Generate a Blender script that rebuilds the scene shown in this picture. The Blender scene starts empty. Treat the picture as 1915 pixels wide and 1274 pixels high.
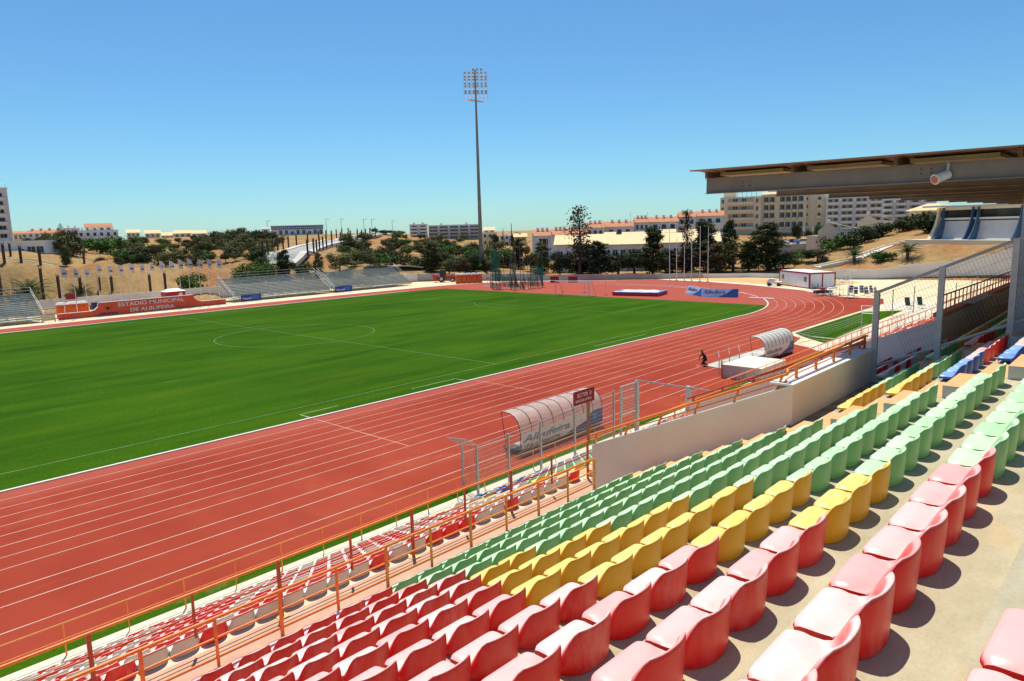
import bpy, math, random
import numpy as np
from mathutils import Vector, Matrix
random.seed(7)
rnd = random.Random(11)
S = bpy.context.scene
COL = S.collection
PI = math.pi
# ------------------------------------------------------------------ camera
CAMP = np.array([-44.625, -76.7486, 11.7253])
YAW, PITCH, ROLL, FPX = 0.75004, 0.15369, -0.02816, 1340.81
def _basis():
    f = np.array([math.cos(YAW)*math.cos(PITCH), math.sin(YAW)*math.cos(PITCH), -math.sin(PITCH)])
    r = np.array([math.sin(YAW), -math.cos(YAW), 0.0]); u = np.cross(r, f)
    c, s = math.cos(ROLL), math.sin(ROLL)
    return c*r+s*u, -s*r+c*u, f
CR, CU, CF = _basis()
cam = bpy.data.cameras.new('camera'); camo = bpy.data.objects.new('camera', cam); COL.objects.link(camo)
mw = Matrix([[CR[i], CU[i], -CF[i], CAMP[i]] for i in range(3)]+[[0, 0, 0, 1]])
camo.matrix_world = mw
cam.sensor_fit = 'HORIZONTAL'; cam.sensor_width = 36; cam.lens = FPX/1915*36
cam.clip_start = 0.05; cam.clip_end = 9000
S.camera = camo
# ------------------------------------------------------------------ world, sun, exposure
SUNV = Vector((.25, .35, 1.08)).normalized()
EL = math.asin(SUNV.z); AZ = math.atan2(SUNV.x, SUNV.y)      # azimuth clockwise from +Y
w = bpy.data.worlds.new('World'); S.world = w; w.use_nodes = True
nt = w.node_tree; bg = nt.nodes['Background']
sky = nt.nodes.new('ShaderNodeTexSky'); sky.sky_type = 'NISHITA'; sky.sun_disc = False
sky.sun_elevation = EL; sky.sun_rotation = AZ; sky.altitude = 0; sky.air_density = 1.0; sky.dust_density = 0.15; sky.ozone_density = 4.0
tn = nt.nodes.new('ShaderNodeMix'); tn.data_type = 'RGBA'; tn.blend_type = 'MULTIPLY'; tn.inputs[0].default_value = 1; tn.inputs[7].default_value = (.54, .85, 1.0, 1)
hs = nt.nodes.new('ShaderNodeHueSaturation'); hs.inputs['Saturation'].default_value = 1.0
nt.links.new(sky.outputs[0], tn.inputs[6]); nt.links.new(tn.outputs[2], hs.inputs['Color']); nt.links.new(hs.outputs[0], bg.inputs[0]); bg.inputs[1].default_value = 0.115
sl = bpy.data.lights.new('sun', 'SUN'); sl.energy = 5.0; sl.angle = math.radians(0.53); sl.color = (1.0, .93, .79)
so = bpy.data.objects.new('sun', sl); COL.objects.link(so)
so.rotation_euler = SUNV.to_track_quat('Z', 'Y').to_euler(); so.location = (0, 0, 80)
S.view_settings.view_transform = 'Standard'; S.view_settings.look = 'None'
S.view_settings.exposure = 0.08; S.view_settings.gamma = 1
try:
    S.cycles.max_bounces = 6; S.cycles.transparent_max_bounces = 24
except Exception: pass
# ------------------------------------------------------------------ pixel -> world helpers (photo pixels)
def ray(px, py):
    x = (px-957.5)/FPX; y = -(py-637)/FPX
    d = CF+x*CR+y*CU
    return d/math.hypot(d[0], d[1])
def at(px, py, D): return CAMP+ray(px, py)*D
def onz(px, py, z=0.0):
    d = ray(px, py); return CAMP+d*((z-CAMP[2])/d[2])
def project(P):
    d = np.array(P)-CAMP; z = d@CF
    if z < .05: return None
    return 957.5+FPX*(d@CR)/z, 637-FPX*(d@CU)/z, z
# ------------------------------------------------------------------ materials
def M(name, col, rough=.75, var=.10, scale=6.0, bump=0.0, metal=0.0, spec=.5, detail=5, col2=None, space='Object', streak=None):
    m = bpy.data.materials.new(name); m.use_nodes = True; n = m.node_tree; L = n.links
    b = n.nodes['Principled BSDF']; b.inputs['Roughness'].default_value = rough; b.inputs['Metallic'].default_value = metal
    b.inputs['Specular IOR Level'].default_value = spec
    if var == 0 and not col2:
        b.inputs['Base Color'].default_value = (*col, 1); return m
    tc = n.nodes.new('ShaderNodeTexCoord'); mp = n.nodes.new('ShaderNodeMapping')
    if space == 'World':
        g = n.nodes.new('ShaderNodeNewGeometry'); L.new(g.outputs['Position'], mp.inputs[0])
    else: L.new(tc.outputs['Object'], mp.inputs[0])
    if streak: mp.inputs['Scale'].default_value = streak
    no = n.nodes.new('ShaderNodeTexNoise'); no.inputs['Scale'].default_value = scale; no.inputs['Detail'].default_value = detail
    no.inputs['Roughness'].default_value = .62
    L.new(mp.outputs[0], no.inputs['Vector'])
    r = n.nodes.new('ShaderNodeValToRGB'); L.new(no.outputs[0], r.inputs[0])
    c2 = col2 or tuple(min(1, c*(1+var)) for c in col); c1 = col if col2 else tuple(c*(1-var) for c in col)
    r.color_ramp.elements[0].position = .32; r.color_ramp.elements[1].position = .68
    r.color_ramp.elements[0].color = (*c1, 1); r.color_ramp.elements[1].color = (*c2, 1)
    L.new(r.outputs[0], b.inputs['Base Color'])
    if bump:
        bp = n.nodes.new('ShaderNodeBump'); bp.inputs['Strength'].default_value = bump; bp.inputs['Distance'].default_value = .02
        L.new(no.outputs[0], bp.inputs['Height']); L.new(bp.outputs[0], b.inputs['Normal'])
    return m
def nodes(m): return m.node_tree, m.node_tree.nodes, m.node_tree.links, m.node_tree.nodes['Principled BSDF']
def noise(n, L, vec, scale, detail=4, rough=.6, strk=None):
    if strk:
        mp = n.new('ShaderNodeMapping'); mp.inputs['Scale'].default_value = strk; L.new(vec, mp.inputs[0]); vec = mp.outputs[0]
    t = n.new('ShaderNodeTexNoise'); t.inputs['Scale'].default_value = scale; t.inputs['Detail'].default_value = detail
    t.inputs['Roughness'].default_value = rough; L.new(vec, t.inputs['Vector']); return t.outputs[0]
def ramp(n, L, fac, stops):
    r = n.new('ShaderNodeValToRGB'); cr = r.color_ramp
    while len(cr.elements) < len(stops): cr.elements.new(.5)
    for e, (p, c) in zip(cr.elements, stops):
        e.position = p; e.color = (*c, 1) if len(c) == 3 else c
    L.new(fac, r.inputs[0]); return r.outputs[0]
def mix(n, L, fac, a, b, mode='MIX'):
    x = n.new('ShaderNodeMix'); x.data_type = 'RGBA'; x.blend_type = mode
    for s, v in ((0, fac), (6, a), (7, b)):
        if isinstance(v, (int, float)): x.inputs[s].default_value = v
        elif isinstance(v, tuple): x.inputs[s].default_value = (*v, 1)
        else: L.new(v, x.inputs[s])
    return x.outputs[2]
G3 = lambda v: (v, v, v)
# ------------------------------------------------------------------ mesh builder
class MB:
    def __init__(s): s.v = []; s.f = []; s.mi = []; s.sm = []
    def add(s, vs, fs, mi=0, sm=False):
        o = len(s.v); s.v += [tuple(map(float, v)) for v in vs]
        for f in fs: s.f.append(tuple(i+o for i in f)); s.mi.append(mi); s.sm.append(sm)
        return s
    def box(s, x0, y0, z0, x1, y1, z1, mi=0):
        return s.hexa([(x0, y0, z0), (x1, y0, z0), (x1, y1, z0), (x0, y1, z0)], [(x0, y0, z1), (x1, y0, z1), (x1, y1, z1), (x0, y1, z1)], mi)
    def hexa(s, b, t, mi=0):
        n = len(b); fs = [tuple(range(n-1, -1, -1)), tuple(range(n, 2*n))]+[(i, (i+1) % n, (i+1) % n+n, i+n) for i in range(n)]
        return s.add(list(b)+list(t), fs, mi)
    def obox(s, c, ax, ay, az, hx, hy, hz, mi=0):
        c, ax, ay, az = map(np.array, (c, ax, ay, az)); P = []
        for dz in (-1, 1):
            P.append([c+sx*hx*ax+sy*hy*ay+dz*hz*az for sx, sy in ((-1, -1), (1, -1), (1, 1), (-1, 1))])
        return s.hexa(P[0], P[1], mi)
    def tube(s, p0, p1, r, n=6, r1=None, mi=0, caps=True):
        p0, p1 = np.array(p0, float), np.array(p1, float); d = p1-p0; L = np.linalg.norm(d)
        if L < 1e-9: return s
        d /= L; a = np.array([0, 0, 1.]) if abs(d[2]) < .9 else np.array([1., 0, 0]); u = np.cross(d, a); u /= np.linalg.norm(u); v = np.cross(d, u)
        r1 = r if r1 is None else r1; P = []
        for c, rr in ((p0, r), (p1, r1)):
            for k in range(n):
                t = 2*PI*k/n; P.append(c+rr*(math.cos(t)*u+math.sin(t)*v))
        fs = [(k, (k+1) % n, (k+1) % n+n, k+n) for k in range(n)]
        s.add(P, fs, mi, n > 4)
        if caps: s.add(P, [tuple(range(n-1, -1, -1)), tuple(range(n, 2*n))], mi)
        return s
    def path(s, pts, r, n=6, mi=0):
        for a, b in zip(pts, pts[1:]): s.tube(a, b, r, n, mi=mi)
        return s
    def lathe(s, c, prof, n=16, mi=0):
        P = []; c = np.array(c, float)
        for r, z in prof:
            for k in range(n): P.append(c+np.array([r*math.cos(2*PI*k/n), r*math.sin(2*PI*k/n), z]))
        fs = [(j*n+k, j*n+(k+1) % n, (j+1)*n+(k+1) % n, (j+1)*n+k) for j in range(len(prof)-1) for k in range(n)]
        fs += [tuple(range(n-1, -1, -1)), tuple((len(prof)-1)*n+k for k in range(n))]
        return s.add(P, fs, mi, True)
    def poly(s, pts, z0, z1=None, mi=0):
        n = len(pts)
        if z1 is None: return s.add([(x, y, z0) for x, y in pts], [tuple(range(n))], mi)
        return s.hexa([(x, y, z0) for x, y in pts], [(x, y, z1) for x, y in pts], mi)
    def strip(s, a, b, mi=0, sm=False):
        n = len(a); return s.add(list(a)+list(b), [(i, i+1, n+i+1, n+i) for i in range(n-1)], mi, sm)
    def mesh(s, name, mats):
        me = bpy.data.meshes.new(name); me.from_pydata(s.v, [], s.f)
        for m in (mats if isinstance(mats, (list, tuple)) else [mats]): me.materials.append(m)
        me.polygons.foreach_set('material_index', s.mi); me.polygons.foreach_set('use_smooth', s.sm); me.update(); return me
    def obj(s, name, mats, parent=None):
        o = bpy.data.objects.new(name, s.mesh(name, mats)); COL.objects.link(o)
        if parent is not None: o.parent = parent; o.matrix_parent_inverse = parent.matrix_world.inverted()
        return o
def tag(o, label, cat=None, group=None, kind=None):
    if label: o['label'] = label
    if cat: o['category'] = cat
    if group: o['group'] = group
    if kind: o['kind'] = kind
    return o
def thing(name, label, cat, loc=(0, 0, 0), rz=0, group=None):
    o = bpy.data.objects.new(name, None); COL.objects.link(o); o.empty_display_size = .2
    o.matrix_world = Matrix.Translation(Vector([float(c) for c in loc])) @ Matrix.Rotation(rz, 4, 'Z')
    return tag(o, label, cat, group)
def struct(name, mb, mats, label=None): return tag(mb.obj(name, mats), label, kind='structure')
def part(name, mb, mats, t):
    """mesh given in the LOCAL frame of thing t"""
    o = bpy.data.objects.new(name, mb.mesh(name, mats)); COL.objects.link(o); o.parent = t; return o
def wpart(name, mb, mats, t):
    """mesh given in WORLD coordinates, parented to t"""
    o = bpy.data.objects.new(name, mb.mesh(name, mats)); COL.objects.link(o); o.parent = t
    o.matrix_parent_inverse = t.matrix_world.inverted(); return o
KIDS = {}
def copy_tree(o, parent=None):
    c = o.copy(); COL.objects.link(c)
    if parent is not None: c.parent = parent
    for k in [x for x in COL.objects if x.parent == o]: copy_tree(k, c)
    return c
def text(name, txt, size, M4, mats, parent, depth=.01, bold=0.0, sx=1.0, shear=0.0, align='LEFT', space=1.0):
    cu = bpy.data.curves.new(name, 'FONT'); cu.body = txt; cu.size = size; cu.extrude = depth; cu.offset = bold; cu.shear = shear
    cu.align_x = align; cu.space_character = space
    tmp = bpy.data.objects.new('tmp', cu); COL.objects.link(tmp)
    dg = bpy.context.evaluated_depsgraph_get(); me = bpy.data.meshes.new_from_object(tmp.evaluated_get(dg))
    bpy.data.objects.remove(tmp); bpy.data.curves.remove(cu)
    me.materials.clear(); me.materials.append(mats)
    me.transform(M4 @ Matrix.Diagonal((sx, 1, 1, 1)))
    o = bpy.data.objects.new(name, me); COL.objects.link(o); o.parent = parent; return o
def frame4(o, x, y):
    """matrix whose X axis is x, Y axis is y, origin o"""
    x = Vector(x).normalized(); y = Vector(y).normalized(); z = x.cross(y).normalized(); o = Vector([float(c) for c in o])
    return Matrix([[x[i], y[i], z[i], o[i]] for i in range(3)]+[[0, 0, 0, 1]])
ORD = lambda n: {1: 'first', 2: 'second', 3: 'third', 4: 'fourth', 5: 'fifth', 6: 'sixth', 7: 'seventh', 8: 'eighth', 9: 'ninth', 10: 'tenth'}.get(n, f'{n}th' if n % 10 not in (1, 2, 3) or n in (11, 12, 13) else f"{n}{ {1:'st',2:'nd',3:'rd'}[n % 10]}")
# ------------------------------------------------------------------ common materials
m_white = M('white_paint', (.80, .78, .74), .6, .05, 3)
m_pale = M('pale_plaster', (.78, .73, .66), .85, .07, .9, space='World')
m_cream = M('cream_plaster', (.82, .72, .50), .85, .06, .8, space='World')
m_bluewhite = M('cool_white_plaster', (.78, .79, .80), .85, .05, .8, space='World')
m_beige = M('hotel_plaster', (.76, .66, .47), .85, .06, .5, space='World')
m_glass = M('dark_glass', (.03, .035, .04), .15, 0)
m_shadeglass = M('shaded_glass', (.10, .12, .13), .2, .3, .4)  # dark glass tone, also painted shade on recess panels and the hotel ground floor
m_tile = M('orange_roof_tile', (.50, .19, .085), .8, .22, 1.6, space='World')
m_sandroof = M('sand_roof_tile', (.72, .56, .30), .8, .10, 1.2, space='World')
m_steel = M('galvanised_steel', (.36, .38, .38), .45, .12, 8, metal=.55)
m_postgrey = M('grey_painted_steel', (.46, .44, .40), .5, .10, 5)
m_orange = M('orange_railing_paint', (.85, .23, .03), .45, .14, 9, col2=None)
m_redrail = M('dark_red_railing_paint', (.52, .075, .03), .45, .12, 9)
m_dark = M('black_plastic', (.03, .03, .032), .5, .1, 5)
m_red = M('red_sign_paint', (.55, .045, .03), .55, .08, 2)
m_blue = M('blue_vinyl', (.02, .06, .30), .45, .1, 2)
# ================================================================== ground materials
def track_mat():
    m = bpy.data.materials.new('track_rubber'); m.use_nodes = True; nt, n, L, b = nodes(m)
    g = n.new('ShaderNodeNewGeometry'); P = g.outputs['Position']
    big = noise(n, L, P, .055, 5, .6); med = noise(n, L, P, .35, 5, .65, (1, .35, 1)); fine = noise(n, L, P, 26, 3, .7)
    st = noise(n, L, P, .12, 6, .7, (1, 2.5, 1))
    c = ramp(n, L, big, [(.3, (.25, .028, .015)), (.5, (.33, .050, .026)), (.72, (.38, .075, .040))])
    c = mix(n, L, ramp(n, L, med, [(.36, G3(0)), (.75, G3(.5))]), c, (.22, .022, .012))
    c = mix(n, L, ramp(n, L, st, [(.57, G3(0)), (.74, G3(.45))]), c, (.44, .14, .07))
    c = mix(n, L, ramp(n, L, fine, [(.3, G3(0)), (.8, G3(.35))]), c, (.38, .08, .045))
    # scuffed, paler innermost lane
    sx = n.new('ShaderNodeSeparateXYZ'); L.new(P, sx.inputs[0])
    mr = n.new('ShaderNodeMapRange'); mr.inputs[1].default_value = -38.9; mr.inputs[2].default_value = -37.3; L.new(sx.outputs[1], mr.inputs[0])
    f2 = n.new('ShaderNodeMath'); f2.operation = 'MULTIPLY'; L.new(mr.outputs[0], f2.inputs[0]); f2.inputs[1].default_value = .55
    c = mix(n, L, f2.outputs[0], c, (.42, .11, .08))
    L.new(c, b.inputs['Base Color']); b.inputs['Roughness'].default_value = .95; b.inputs['Specular IOR Level'].default_value = .08
    bp = n.new('ShaderNodeBump'); bp.inputs['Strength'].default_value = .25; bp.inputs['Distance'].default_value = .01
    L.new(fine, bp.inputs['Height']); L.new(bp.outputs[0], b.inputs['Normal']); return m
def grass_mat(name='pitch_grass', dry=.12):
    m = bpy.data.materials.new(name); m.use_nodes = True; nt, n, L, b = nodes(m)
    g = n.new('ShaderNodeNewGeometry'); P = g.outputs['Position']
    big = noise(n, L, P, .05, 5, .62, (1, 1.6, 1)); st = noise(n, L, P, .16, 4, .6, (.35, 2.6, 1)); fine = noise(n, L, P, 5.0, 6, .75); dr = noise(n, L, P, .22, 6, .7, (.7, 1.6, 1))
    c = ramp(n, L, big, [(.3, (.014, .062, .002)), (.5, (.026, .098, .003)), (.7, (.052, .138, .004))])
    c = mix(n, L, ramp(n, L, st, [(.35, G3(.0)), (.72, G3(.7))]), c, (.085, .155, .004))
    c = mix(n, L, ramp(n, L, fine, [(.35, G3(.6)), (.62, G3(0))]), c, (.018, .058, .003))
    c = mix(n, L, ramp(n, L, dr, [(.70-dry*.5, G3(0)), (.90-dry, G3(.6))]), c, (.19, .19, .06))
    L.new(c, b.inputs['Base Color']); b.inputs['Roughness'].default_value = 1; b.inputs['Specular IOR Level'].default_value = .03
    bp = n.new('ShaderNodeBump'); bp.inputs['Strength'].default_value = .6; bp.inputs['Distance'].default_value = .04
    L.new(fine, bp.inputs['Height']); L.new(bp.outputs[0], b.inputs['Normal']); return m
def terrain_mat():
    m = bpy.data.materials.new('dry_hillside'); m.use_nodes = True; nt, n, L, b = nodes(m)
    g = n.new('ShaderNodeNewGeometry'); P = g.outputs['Position']
    a = noise(n, L, P, .035, 6, .65); c2 = noise(n, L, P, .25, 6, .75); f = noise(n, L, P, 1.3, 6, .8); gr = noise(n, L, P, .05, 5, .7)
    c = ramp(n, L, a, [(.34, (.30, .17, .075)), (.48, (.43, .27, .11)), (.58, (.38, .13, .045)), (.72, (.46, .33, .16))])
    c = mix(n, L, ramp(n, L, c2, [(.4, G3(0)), (.75, G3(.7))]), c, (.24, .14, .06))
    c = mix(n, L, ramp(n, L, f, [(.42, G3(0)), (.7, G3(.55))]), c, (.55, .40, .2))
    c = mix(n, L, ramp(n, L, gr, [(.55, G3(0)), (.66, G3(.6))]), c, (.12, .13, .04))
    L.new(c, b.inputs['Base Color']); b.inputs['Roughness'].default_value = .95; b.inputs['Specular IOR Level'].default_value = .1
    bp = n.new('ShaderNodeBump'); bp.inputs['Strength'].default_value = .8; bp.inputs['Distance'].default_value = .5
    L.new(f, bp.inputs['Height']); L.new(bp.outputs[0], b.inputs['Normal']); return m
m_track = track_mat(); m_grass = grass_mat(); m_verge = grass_mat('verge_grass', .22); m_hill = terrain_mat()
m_sand = M('sandy_apron', (.66, .50, .28), .95, 0, .35, col2=(.80, .68, .45), space='World', bump=.2, detail=8)
m_orsand = M('orange_soil', (.55, .30, .10), .95, 0, .5, col2=(.66, .46, .22), space='World', bump=.3, detail=8)
m_kerb = M('kerb_concrete', (.72, .70, .64), .8, .08, 2, space='World')
m_line = M('lane_paint', (.52, .30, .22), .8, 0, .6, col2=(.66, .50, .42), space='World', detail=9)
m_gline = M('pitch_chalk', (.05, .12, .02), .9, 0, .9, col2=(.17, .24, .09), space='World')
m_asph = M('pale_road', (.34, .34, .33), .9, .1, 1, space='World')
m_pave = M('pavement', (.62, .58, .50), .9, .06, 1, space='World')
# ------------------------------------------------------------------ terrain height
ARENA = [(-140, 61.6), (17, 61.2), (45, 60), (66, 56.6), (71.5, 51.5), (79, 31), (91, 10), (100, 0), (104.5, -8.5), (104.5, -18), (105.5, -26), (108, -33.5)]
for q in ((1700, 518), (1780, 508), (1860, 492), (1930, 476)):
    P = at(*q, 160); ARENA.append((P[0], P[1]))
ARENA += [(130, -130), (-140, -130)]
AR = np.array(ARENA)
CT = []
for x in (-120, -80, -40, -10, 20, 45): CT.append((x, 63.5, 1.0))
for (x, y) in ARENA[3:11]: CT.append((x+2, y+2, .3))
for q in [(0, 497, 150), (200, 496, 152), (400, 495, 152), (300, 520, 144), (50, 470, 200), (200, 458, 300), (300, 447, 420), (450, 441, 400), (0, 458, 320), (120, 475, 210),
          (500, 500, 152), (540, 478, 185), (600, 454, 250), (560, 440, 330), (690, 436, 330), (640, 449, 270), (700, 500, 172), (730, 462, 260), (750, 441, 340), (850, 450, 380),
          (820, 482, 260), (800, 506, 190), (950, 464, 330), (430, 470, 220), (350, 470, 240), (1100, 482, 230), (1100, 450, 290), (1300, 440, 290), (1250, 480, 225), (1400, 434, 340), (1500, 452, 300),
          (1500, 472, 230), (1500, 500, 172), (1915, 470, 168), (1860, 478, 168), (1780, 490, 168), (1700, 497, 168), (1600, 500, 172), (1760, 417, 245), (1750, 447, 187), (1800, 450, 180), (1850, 450, 177), (1915, 450, 172), (1760, 470, 174), (1880, 464, 168), (1800, 440, 200), (1900, 436, 190), (1640, 470, 192), (1560, 482, 185), (1650, 447, 222), (1500, 496, 182),
          (1600, 435, 320), (1700, 425, 330), (1915, 425, 240), (-150, 500, 150), (-150, 460, 320)]:
    CT.append(tuple(at(*q)))
CTA = np.array(CT)
for az in range(-40, 140, 15):
    for D, z in ((800, 7.0), (2200, 3.0)):
        CT.append((CAMP[0]+D*math.cos(math.radians(az)), CAMP[1]+D*math.sin(math.radians(az)), z))
for q in ((150, -150, 2), (-200, 60, 2), (-150, -150, 0), (60, -160, 0)): CT.append(q)
CT = np.array(CT)
def _rbf():
    X = CT[:, :2]; n = len(X); d = np.sqrt(((X[:, None]-X[None])**2).sum(-1))
    K = d.copy(); A = np.zeros((n+1, n+1)); A[:n, :n] = -K-np.eye(n)*2.0; A[:n, n] = 1; A[n, :n] = 1
    return np.linalg.solve(A, np.append(CT[:, 2], 0))
RW = _rbf()
def seg_dist(P):
    A = AR; B = np.roll(AR, -1, 0); P = np.atleast_2d(P)[:, None, :]; AB = (B-A)[None]; t = ((P-A[None])*AB).sum(-1)/(AB**2).sum(-1)
    t = np.clip(t, 0, 1)[..., None]; return np.sqrt(((P-A[None]-t*AB)**2).sum(-1)).min(1)
def inside(P):
    P = np.atleast_2d(P); x, y = P[:, 0], P[:, 1]; r = np.zeros(len(P), bool); j = len(AR)-1
    for i in range(len(AR)):
        xi, yi = AR[i]; xj, yj = AR[j]
        c = ((yi > y) != (yj > y)) & (x < (xj-xi)*(y-yi)/(yj-yi+1e-12)+xi); r ^= c; j = i
    return r
def Hs(P):
    P = np.atleast_2d(np.array(P, float)); d = np.sqrt(((P[:, None]-CT[None, :, :2])**2).sum(-1)); z = -(d@RW[:-1])+RW[-1]
    ins = inside(P); sd = seg_dist(P); k = np.clip(sd/5.0, 0, 1); k = k*k*(3-2*k)
    z = np.maximum(z, -.5)+.25*np.sin(P[:, 0]*.21+1.3*np.sin(P[:, 1]*.13))*np.clip((sd-6)/20, 0, 1)
    return np.where(ins, -.03, -.03+k*(z+.03))
def H(x, y): return float(Hs([(x, y)])[0])
def hit(px, py, D0=150, D1=900):
    """where the sight line through a photo pixel meets the hillside"""
    d = ray(px, py); D = np.arange(D0, D1, 1.5); P = CAMP[None]+D[:, None]*d[None]; hz = Hs(P[:, :2]); k = np.argmax(P[:, 2] <= hz)
    if not (P[:, 2] <= hz).any(): return None
    return np.array([P[k, 0], P[k, 1], hz[k]])
def ground_at(px, D):
    P = at(px, 450, D); return np.array([P[0], P[1], H(P[0], P[1])])
def build_ground():
    rs = [0]+list(np.geomspace(40, 5200, 150)); az = np.radians(np.concatenate([np.arange(-60, 0, 4), np.arange(0, 100, .6), np.arange(100, 301, 8)]))
    P = [(CAMP[0]+r*math.cos(a), CAMP[1]+r*math.sin(a)) for r in rs for a in az]
    z = np.concatenate([Hs(P[i:i+4000]) for i in range(0, len(P), 4000)]); n = len(az)
    mb = MB(); vs = [(p[0], p[1], zz) for p, zz in zip(P, z)]
    fs = [(j*n+i, j*n+(i+1) % n, (j+1)*n+(i+1) % n, (j+1)*n+i) for j in range(1, len(rs)-1) for i in range(n)]
    mb.add(vs, [tuple(n+i for i in range(n))]+[f[::-1] for f in fs], 0, True)
    struct('ground', mb, m_hill)
build_ground()
# ------------------------------------------------------------------ sheets inside the stadium
def arc(cx, cy, r, a0, a1, n=60): return [(cx+r*math.cos(a0+(a1-a0)*i/n), cy+r*math.sin(a0+(a1-a0)*i/n)) for i in range(n+1)]
inner = [p for p in ARENA[:-2]]
sand = [(x-.3 if x > 60 else x, y-.3 if y > 0 else y+.3) for x, y in inner]
struct('sand_apron', MB().poly(sand[::-1]+[(-140, -56), (22, -56), (60, -60), (sand[-1][0], sand[-1][1])][:3], 0.0), m_sand)
red = [(-110, -53.45), (22, -53.45), (24, -50), (28, -49.2), (30, -46.9), (64, -46.9), (70.6, -45), (71.5, -37), (79.5, -29.6), (82.8, -23.5), (86.4, -17), (90.5, -5.7), (91.6, 3.7), (94, 10), (89.8, 10.8), (84.6, 20), (77.4, 29.5), (70, 38), (63, 40.6), (56, 41.6), (35, 42.5), (13, 42.6), (-110, 42.6)]
struct('running_track', MB().poly(red, .004), m_track)
edge = [(-110, 43.6), (14, 43.6), (36, 43.5), (57, 42.6), (64, 41.6), (71, 39), (78.5, 30.3), (85.8, 20.6), (90.6, 11.8), (95, 11), (92.8, 3.6), (91.8, -5.8), (87.7, -17.3), (84.1, -24), (80.7, -30.4), (73, -37.4), (72, -45.4)]
mb = MB(); e0 = red[::-1]; 
a = [(-110, 42.62), (13, 42.62), (35, 42.52), (56, 41.62), (63, 40.62), (70, 38.02), (77.4, 29.52), (84.6, 20.02), (89.8, 10.82), (94, 10.02), (91.6, 3.72), (90.5, -5.68), (86.4, -16.98), (82.8, -23.48), (79.5, -29.58), (71.5, -36.98), (70.6, -44.98)]
mb.strip([(x, y, .008) for x, y in edge], [(x, y, .008) for x, y in a])
struct('pavement_edge', mb, m_pave)
g = [(-110, -36.35), (42.2, -36.35)]+arc(42.2, 0, 36.35, -PI/2, -math.acos(12.6/36.35), 24)+[(54.8, y) for y in (-34, -30)][:0]+arc(42.2, 0, 36.35, math.acos(12.6/36.35), PI/2, 24)+[(-110, 36.35)]
struct('pitch_grass', MB().poly(g, .014), m_grass)
struct('verge_strip', MB().poly([(-110, -54.05), (21.5, -54.05), (21.5, -53.5), (-110, -53.5)], .010), m_verge)
struct('verge_lawn', MB().poly([(26, -52.2), (57, -51.2), (53, -47.4), (31, -47.4), (28.5, -49.5)], .010), m_verge)
struct('concrete_strip', MB().poly([(-110, -58), (21.5, -58), (21.5, -54.07), (-110, -54.07)], .012), M('strip_concrete', (.60, .54, .40), .9, 0, .8, col2=(.72, .68, .54), space='World'))
struct('concrete_apron', MB().poly([(21.6, -58), (62, -58), (72, -49), (64, -47.1), (57.4, -47.6), (57.6, -51.6), (26, -52.5), (24.5, -50.5), (21.6, -53.0)], .011), M('apron_concrete', (.58, .50, .38), .9, 0, .6, col2=(.74, .68, .55), space='World'))
struct('soil_strip', MB().poly([(82.5, -31), (89.5, -17), (93.5, -5), (95, 4), (99.5, 0), (103, -9), (103, -18), (104, -26), (100, -33)], .006), m_orsand)
# long jump landing area with worn cover
struct('jump_pit', MB().poly([(9, -50.6), (21.5, -50.8), (21.8, -48.6), (9.6, -48.3)], .012), M('pit_cover', (.36, .36, .32), .9, 0, 1.1, col2=(.62, .60, .52), space='World', detail=8))
# kerb
mb = MB()
def band(mb, pts, w0, z0, z1):
    """closed-section kerb along a polyline"""
    pts = np.array(pts, float); t = np.gradient(pts, axis=0); t /= np.linalg.norm(t, axis=1)[:, None]; nrm = np.stack([-t[:, 1], t[:, 0]], 1)
    A = pts+nrm*w0/2; B = pts-nrm*w0/2
    mb.strip([(x, y, z1) for x, y in B], [(x, y, z1) for x, y in A]); mb.strip([(x, y, z0) for x, y in B], [(x, y, z1) for x, y in B]); mb.strip([(x, y, z1) for x, y in A], [(x, y, z0) for x, y in A])
kp = [(-110, -36.42), (42.2, -36.42)]+arc(42.2, 0, 36.42, -PI/2, -math.radians(56), 30)[1:]
band(mb, kp, .17, 0, .075); band(mb, [(-110, 36.5), (47, 36.5)], .3, 0, .08)
band(mb, arc(42.2, 0, 36.42, math.radians(-50), math.radians(20), 40), .14, 0, .05)
tag(mb.obj('track_kerb', m_kerb), 'white raised kerb between the green pitch and the red running lanes', 'kerb')
# lane lines
mb = MB()
def line(mb, pts, w, z):
    pts = np.array(pts, float); t = np.gradient(pts, axis=0); t /= np.linalg.norm(t, axis=1)[:, None]; nrm = np.stack([-t[:, 1], t[:, 0]], 1)
    A = pts+nrm*w/2; B = pts-nrm*w/2; mb.strip([(x, y, z) for x, y in B], [(x, y, z) for x, y in A])
for k in range(1, 9):
    r = 36.5+1.22*k
    line(mb, [(-110, -r), (0, -r), (42.2, -r)]+arc(42.2, 0, r, -PI/2, math.radians(28), 70)[1:], .048, .0095)
for y in (-48.24, -49.5, -51.43): line(mb, [(-110, y), (0, y), (18, y)], .055, .0095)
# faint starting and finish lines
for x in (-20.5, 42.2): line(mb, [(x, -36.6), (x, -46.2)], .05, .0105)
line(mb, [(-6.0, -36.6), (-6.0, -42.5)], .04, .0105)
struct('lane_lines', mb, m_line)
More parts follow.
